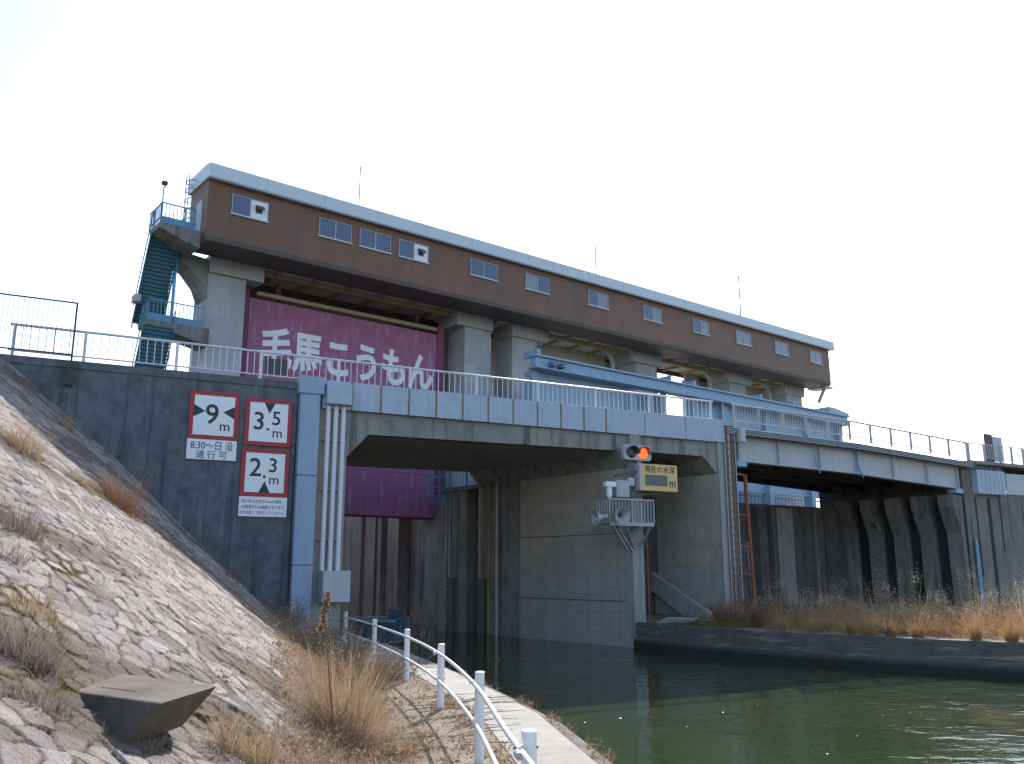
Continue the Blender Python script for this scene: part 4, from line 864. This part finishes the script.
# tufts on the stone slope
TF = [(-10.82, 19.44, .95, .34, 380, 'straw', 'tall straw coloured grass clump at the upper left of the stone slope'),
      (-14.3, 27.8, .9, .25, 160, 'straw', 'thin pale grass clump in the shadow edge near the top of the slope'),
      (-9.85, 22.3, 1.2, .40, 420, 'redweed', 'reddish brown weed clump against the shaded wall edge of the slope'),
      (-7.24, 13.1, .5, .34, 420, 'greygrass', 'dark grey withered tuft at the left edge of the slope'),
      (-6.4, 11.4, .28, .22, 220, 'greygrass', 'small dark withered tuft below another at the left picture edge'),
      (-4.45, 8.35, .48, .30, 520, 'greygrass', 'grey brown spiky grass tuft just left of the concrete block'),
      (-3.75, 7.35, .24, .22, 300, 'greygrass', 'low matted grey grass tuft in front of the concrete block'),
      (-2.62, 9.2, .5, .26, 420, 'straw', 'straw coloured tuft at the foot of the slope right of the block'),
      (-10.34, 21.1, .5, .2, 130, 'straw', 'little straw tuft on the upper slope below the weed clump'),
      (-8.9, 28.6, .8, .22, 90, 'redweed', 'spindly red brown weed at the base of the dark wall'),
      (-5.2, 9.9, .34, .25, 260, 'straw', 'pale loose grass tuft between stones at the left')]
for x, y, h, r, n, m_, lb in TF:
    o = vegmesh('grass_tuft', [blades((x, y, 0), n, r, h, .010, .28, .5, 4, hv=.75, onslope=True, mess=.16), blades((x, y, 0), n // 2, r * 1.5, h * .5, .011, .7, .7, 4, hv=.7, onslope=True, mess=.4)], M[m_], (x, y, float(slope_z(x, y)))); tag(o, lb, 'grass tuft', 'grass tufts on the stone slope')
# sparse litter of dry grass in the joints of the slope
parts = []
for i in range(620):
    d = abs(RNG.normal(0, 3.0)) + .1; s_ = RNG.uniform(-5, 20); x = T0[0] + Td[0] * s_ + Tn[0] * d; y = T0[1] + Td[1] * s_ + Tn[1] * d
    if d > 10: continue
    parts.append(blades((x, y, 0), RNG.integers(6, 22), .16, RNG.uniform(.08, .26), .007, .7, .6, 3, onslope=True))
tag(vegmesh('dry_grass', parts, M['straw']), 'sparse dry grass growing in the joints of the stone slope', 'grass', None, 'stuff')
parts = []
for i in range(900):
    s_ = RNG.uniform(-4, 23); d = RNG.normal(.25, .5); dd_ = d + 1.9 * np.clip((12 + s_ - 13) / 20, 0, 1.1) ** 1.5; x = T0[0] + Td[0] * s_ + Tn[0] * dd_; y = T0[1] + Td[1] * s_ + Tn[1] * dd_
    if d < -1.0 or (y < 19 and d < -.35): continue
    parts.append(blades((x, y, 0), RNG.integers(14, 34), .25, RNG.uniform(.12, .42), .009, .8, .6, 3, onslope=True))
red_ = []
for i in range(420):
    y = RNG.uniform(8.5, 25); d = RNG.normal(.1, .55); x = T0[0] + (y - 12) * Td[0] / Td[1] + Tn[0] * (d + 1.9 * max(0, (y - 13) / 20) ** 1.5)
    if d < -1.1: continue
    z = float(slope_z(x, y)); red_.append(leafcloud((x, y, z), 40, .22, .16, .05, 5, 0)); red_.append(blades((x, y, 0), 14, .2, RNG.uniform(.15, .5), .008, .9, .7, 4, onslope=True, mess=.6))
tag(vegmesh('dry_litter', red_, M['russet']), 'russet dry weeds and litter between the stone slope and the path', 'weeds', None, 'stuff')
tag(vegmesh('dry_undergrowth', parts, M['straw']), 'tangled dry undergrowth along the foot of the stone slope', 'grass', None, 'stuff')
# big tufts beside the handrail
BT_ = [(-2.35, 12.9, 1.42, .36, 850, 'straw', 'big straw coloured grass clump in the foreground left of the handrail'),
       (-2.9, 15.6, .95, .45, 420, 'straw', 'broad dry grass clump behind the foreground clump'),
       (-3.3, 19.0, 1.05, .5, 380, 'russet', 'russet dry weed clump midway along the handrail'),
       (-2.95, 20.8, .8, .45, 260, 'greygrass', 'grey tangled weed clump under the handrail near the path edge'),
       (-5.3, 23.6, 1.2, .7, 420, 'russet', 'tall russet weed clump at the foot of the slope near the wall'),
       (-5.0, 26.2, 1.0, .6, 300, 'straw', 'pale weed clump in front of the junction box'),
       (-6.2, 28.5, 1.1, .7, 300, 'greygrass', 'dark weed clump by the blue-grey pilaster foot'),
       (-8.4, 33.4, 1.2, .7, 260, 'greygrass', 'dark bushy weeds below the blue-grey pilaster')]
for x, y, h, r, n, m_, lb in BT_:
    z = float(slope_z(x, y))
    pr = [blades((x, y, 0), n, r, h, .009, .20, .45, 4, hv=.75, onslope=True, mess=.14), blades((x, y, 0), n, r * 1.5, h * .55, .009, .6, .7, 4, hv=.8, onslope=True, mess=.45), blades((x, y, 0), n // 2, r * 1.7, h * .3, .012, 1., .8, 4, hv=.6, onslope=True, mess=.7)]
    if m_ in ('russet', 'greygrass'): pr.append(leafcloud((x, y, z), 1500, r * 1.1, h * .9, .055, 14))
    o = vegmesh('dry_grass_clump', pr, M[m_], (x, y, z)); tag(o, lb, 'grass clump', 'dry grass clumps beside the handrail')
for i, (x, y, h, n, lb) in enumerate(((-3.0, 18.2, .9, 9, 'tangled bare twig bush beside the middle handrail posts'), (-2.5, 21.8, .9, 8, 'bare brown twig bush at the path edge past the handrail post'), (-4.4, 26.6, 1.5, 8, 'twiggy dry bush with pale tips beside the lock entrance'), (-8.3, 34.0, 1.1, 9, 'dark bare bush at the foot of the pilaster'))):
    o = twigs((x, y, float(slope_z(x, y)) - .05), n, h, .55, .011, 3, 30 + i).build('twig_bush', M['twig'], org=np.array([x, y, float(slope_z(x, y))])); tag(o, lb, 'bush', 'bare twig bushes on the near bank')
# tall dry stalk with seed head
ts = thing('dry_stalk', 'single tall brown weed stalk with thick seed head in front of the handrail', 'weed', (-2.35, 12.2, 0))
MB().tube([(-2.33, 12.2, 0), (-2.36, 12.2, .6), (-2.44, 12.2, 1.2), (-2.5, 12.2, 1.75)], [.014, .012, .010, .008], 7).build('stem', M['redweed'], ts)
MB().tube([(-2.5, 12.2, 1.7), (-2.515, 12.2, 1.85), (-2.53, 12.2, 2.05), (-2.56, 12.2, 2.15)], [.010, .013, .010, .004], 8).build('seed_spike', M['redweed'], ts)
vegmesh('seed_head', [leafcloud((-2.515 + .012 * (k - 4), 12.2, 1.62 + .055 * k), 70, .03, .06, .035, 4, 0) for k in range(9)], M['russet'], parent=ts)
MB().tube([(-2.34, 12.2, .4), (-2.18, 12.15, .62), (-2.08, 12.1, .9)], [.008, .007, .004], 6).build('side_stem', M['redweed'], ts)
# pile of cut stalks on the path
g = []
for i in range(34):
    x, y = RNG.uniform(-1.9, -.6), RNG.uniform(12.6, 17.5); a = RNG.normal(.35, .35); L = RNG.uniform(.3, 1.3); g.append((np.array([x, y, .03 + RNG.uniform(0, .05)]), np.array([x + L * math.cos(a), y + L * math.sin(a) * .7, .03 + RNG.uniform(0, .12)])))
mb = MB()
for p, q in g: mb.tube([p, (p + q) / 2 + np.array([0, 0, .03]), q], [.006, .006, .003], 4, False)
tag(mb.build('fallen_stalks', M['russet']), 'scattered fallen dry stalks on the ground inside the handrail', 'stalks', None, 'stuff')
# ---- far quay vegetation
qpts = np.array([(p[0], p[1]) for p in QE]); 
def quay_pt(t, back):      # t: distance parameter along the edge list, back: metres behind it
    i = int(min(max(math.floor(t), 0), len(QE) - 2)); f = t - i; a, b = np.array(QE[i]), np.array(QE[i + 1]); p = a + (b - a) * f; d = (b - a) / np.linalg.norm(b - a); nn = np.array([d[1], -d[0]]) * (-side_sign); return p + nn * back
QT = [(11.9, 36.0, .8, .14, 'pale thin reed tuft near the middle of the quay'), (13.0, 35.0, .75, .14, 'small dark-based reed tuft on the quay edge left of the round tuft'), (13.35, 34.2, .95, .30, 'round bushy reed tuft, largest on the quay edge'), (14.0, 33.75, .8, .16, 'slim reed tuft just right of the round tuft'), (14.75, 33.2, .8, .20, 'reed tuft standing alone right of the paired tufts'), (16.2, 31.95, .95, .18, 'upright reed tuft before the bare concrete ledge'), (17.1, 31.3, .95, .2, 'dark-footed reed tuft near the right picture edge'), (17.6, 31.0, .85, .18, 'narrow reed tuft close to the right picture edge'), (18.4, 30.6, .9, .22, 'reed tuft at the right picture edge on the quay'), (10.9, 36.8, .8, .18, 'wispy reed tuft on the left part of the quay')]
for x, y, h, r, lb in QT:
    o = vegmesh('reed_tuft', [blades((x, y, .03), 300, r, h, .014, .26, .6, 4, hv=.7, mess=.14), blades((x, y, .03), 60, r * .7, h * 1.25, .012, .2, .4, 3, mess=.1)], M['amber'], (x, y, .03)); tag(o, lb, 'reed tuft', 'reed tufts along the quay edge')
A_, B_, C_, D_ = [], [], [], []
for i in range(820):
    t = RNG.uniform(.8, 5.6); b = RNG.uniform(.9, 9.5) ** 1.0; p = quay_pt(t, b)
    if p[1] > 54: continue
    if t < 1.9 and RNG.uniform() < .35: continue
    thin = np.sin(p[0] * 1.7) + np.sin(p[1] * 2.1 + p[0]) + RNG.normal(0, .5)
    if b < 1.8 and thin < .3: continue
    hgt = RNG.uniform(.35, .8) * (1.0 if b < 2.5 else 1.75) * (1.3 if thin > .8 else .85) * (.8 if t < 2.3 else 1); red = RNG.uniform() < (.65 if t < 2.3 else .28)
    (B_ if red else A_).append(blades((p[0], p[1], .05), RNG.integers(26, 60), RNG.uniform(.2, .5), hgt, .013, .35, .7, 4, hv=.8, mess=.22))
    if RNG.uniform() < .55: (B_ if red else A_).append(leafcloud((p[0], p[1], .05), RNG.integers(150, 420), RNG.uniform(.35, .8), hgt * RNG.uniform(.8, 1.2), .05, 9))
    if b > 3 and RNG.uniform() < .33: C_.append(blades((p[0], p[1], .05), RNG.integers(4, 10), .4, hgt * 1.7, .012, .15, .25, 3, mess=.1)); C_.append(leafcloud((p[0], p[1], hgt * 1.1), RNG.integers(70, 170), .25, hgt * .6, .03, 8, .2))
tag(vegmesh('reed_bed', A_, M['amber']), 'amber dry reed bed covering the top of the far quay', 'reeds', None, 'stuff')
tag(vegmesh('dry_weeds', B_, M['russet2']), 'russet dry weeds mixed among the reeds on the far quay', 'weeds', None, 'stuff')
tag(vegmesh('seed_heads', C_, M['pampas']), 'pale feathery seed heads above the reeds', 'reeds', None, 'stuff')
parts = []
for i in range(160):
    p = quay_pt(RNG.uniform(.3, 1.6), abs(RNG.normal(0, 1.6)) + .4); parts.append(blades((p[0], p[1], .04), 18, .3, RNG.uniform(.15, .35), .015, .6, .6, 3, mess=.3))
tag(vegmesh('green_ground_cover', parts, M['greenweed']), 'low olive green weeds on the quay beside the pier', 'weeds', None, 'stuff')
for i, (x, y, h, n, lb, m_) in enumerate(((10.9, 40.6, 5.2, 3, 'bare leafless sapling with thin curved branches beside the rusty frame', 'twig'), (9.2, 39.9, 2.0, 22, 'dense reddish twig bush on the quay below the second opening', 'redweed'), (10.6, 39.2, 1.8, 18, 'brown bramble bush left of the rusty frame', 'redweed'), (12.4, 41.2, 1.5, 10, 'dark bramble bush under the girder span', 'twig'), (13.9, 41.0, 2.2, 6, 'tall thin bare shrub in front of the retaining wall', 'twig'), (18.6, 41.5, 1.7, 11, 'rusty brown bush before the buttresses', 'redweed'), (22.3, 41.5, 1.6, 9, 'brown bush at the right before the abutment', 'redweed'))):
    o = twigs((x, y, .0), n, h * .55, .5 if n > 6 else .3, .013, 3, 60 + i, -.02).build('bare_shrub', M[m_], org=np.array([x, y, 0.])); tag(o, lb, 'shrub', 'leafless shrubs on the far quay')
# debris on quay corner
dbm = thing('plank_pile', 'few grey planks lying on the quay beside the pier foot', 'planks', (7.4, 41.6, .03))
for i in range(4): MB().bar((6.7 + i * .12, 41.9 - i * .12, .08 + .07 * i), (8.1 + .1 * i, 41.3 - i * .1, .09 + .07 * i), .22, .05).build('plank', M['galv'], dbm)

parts = []
for i in range(46):
    y = RNG.uniform(9, 24); x = float(np.interp(y, [p[1] for p in EDGE], [p[0] for p in EDGE])) + RNG.uniform(.0, .35); parts.append(blades((x, y, -.12), RNG.integers(8, 24), .10, RNG.uniform(.08, .3), .007, .5, .6, 3, mess=.3)); 
    if i % 4 == 0: parts.append(leafcloud((x, y, -.1), 60, .12, .2, .03, 4))
tag(vegmesh('kerb_weeds', parts, M['russet']), 'scattered small dry weeds along the outer kerb of the path', 'weeds', None, 'stuff')
fm = MB()
for i in range(45):
    x, y = RNG.uniform(1.5, 13), RNG.uniform(12, 34); r = RNG.uniform(.01, .032); a0 = RNG.uniform(0, 6)
    if x < float(np.interp(y, [p[1] for p in EDGE], [p[0] for p in EDGE])) + .8: continue
    fm.add([(x + r * (1 + .5 * math.sin(3 * k)) * math.cos(a0 + k * 1.05), y + r * math.sin(a0 + k * 1.05), W + .012) for k in range(6)], [tuple(range(6))])
tag(fm.build('floating_flecks', M['white']), 'small pale flecks of debris floating on the green water', 'debris', None, 'stuff')

parts = []
for i in range(160):
    y = RNG.uniform(10, 24); xe = float(np.interp(y, [p[1] for p in EDGE], [p[0] for p in EDGE])) - 1.0; x = xe - abs(RNG.normal(0, .45)) - .05
    parts.append(leafcloud((x, y, .0), 14, .2, .05, .045, 4, 0))
    if RNG.uniform() < .45: parts.append(blades((x, y, 0), RNG.integers(8, 22), .12, RNG.uniform(.08, .26), .007, .8, .7, 4, mess=.5))
tag(vegmesh('path_litter', parts, M['russet']), 'dry leaf litter and sprigs along the inner edge of the path', 'litter', None, 'stuff')
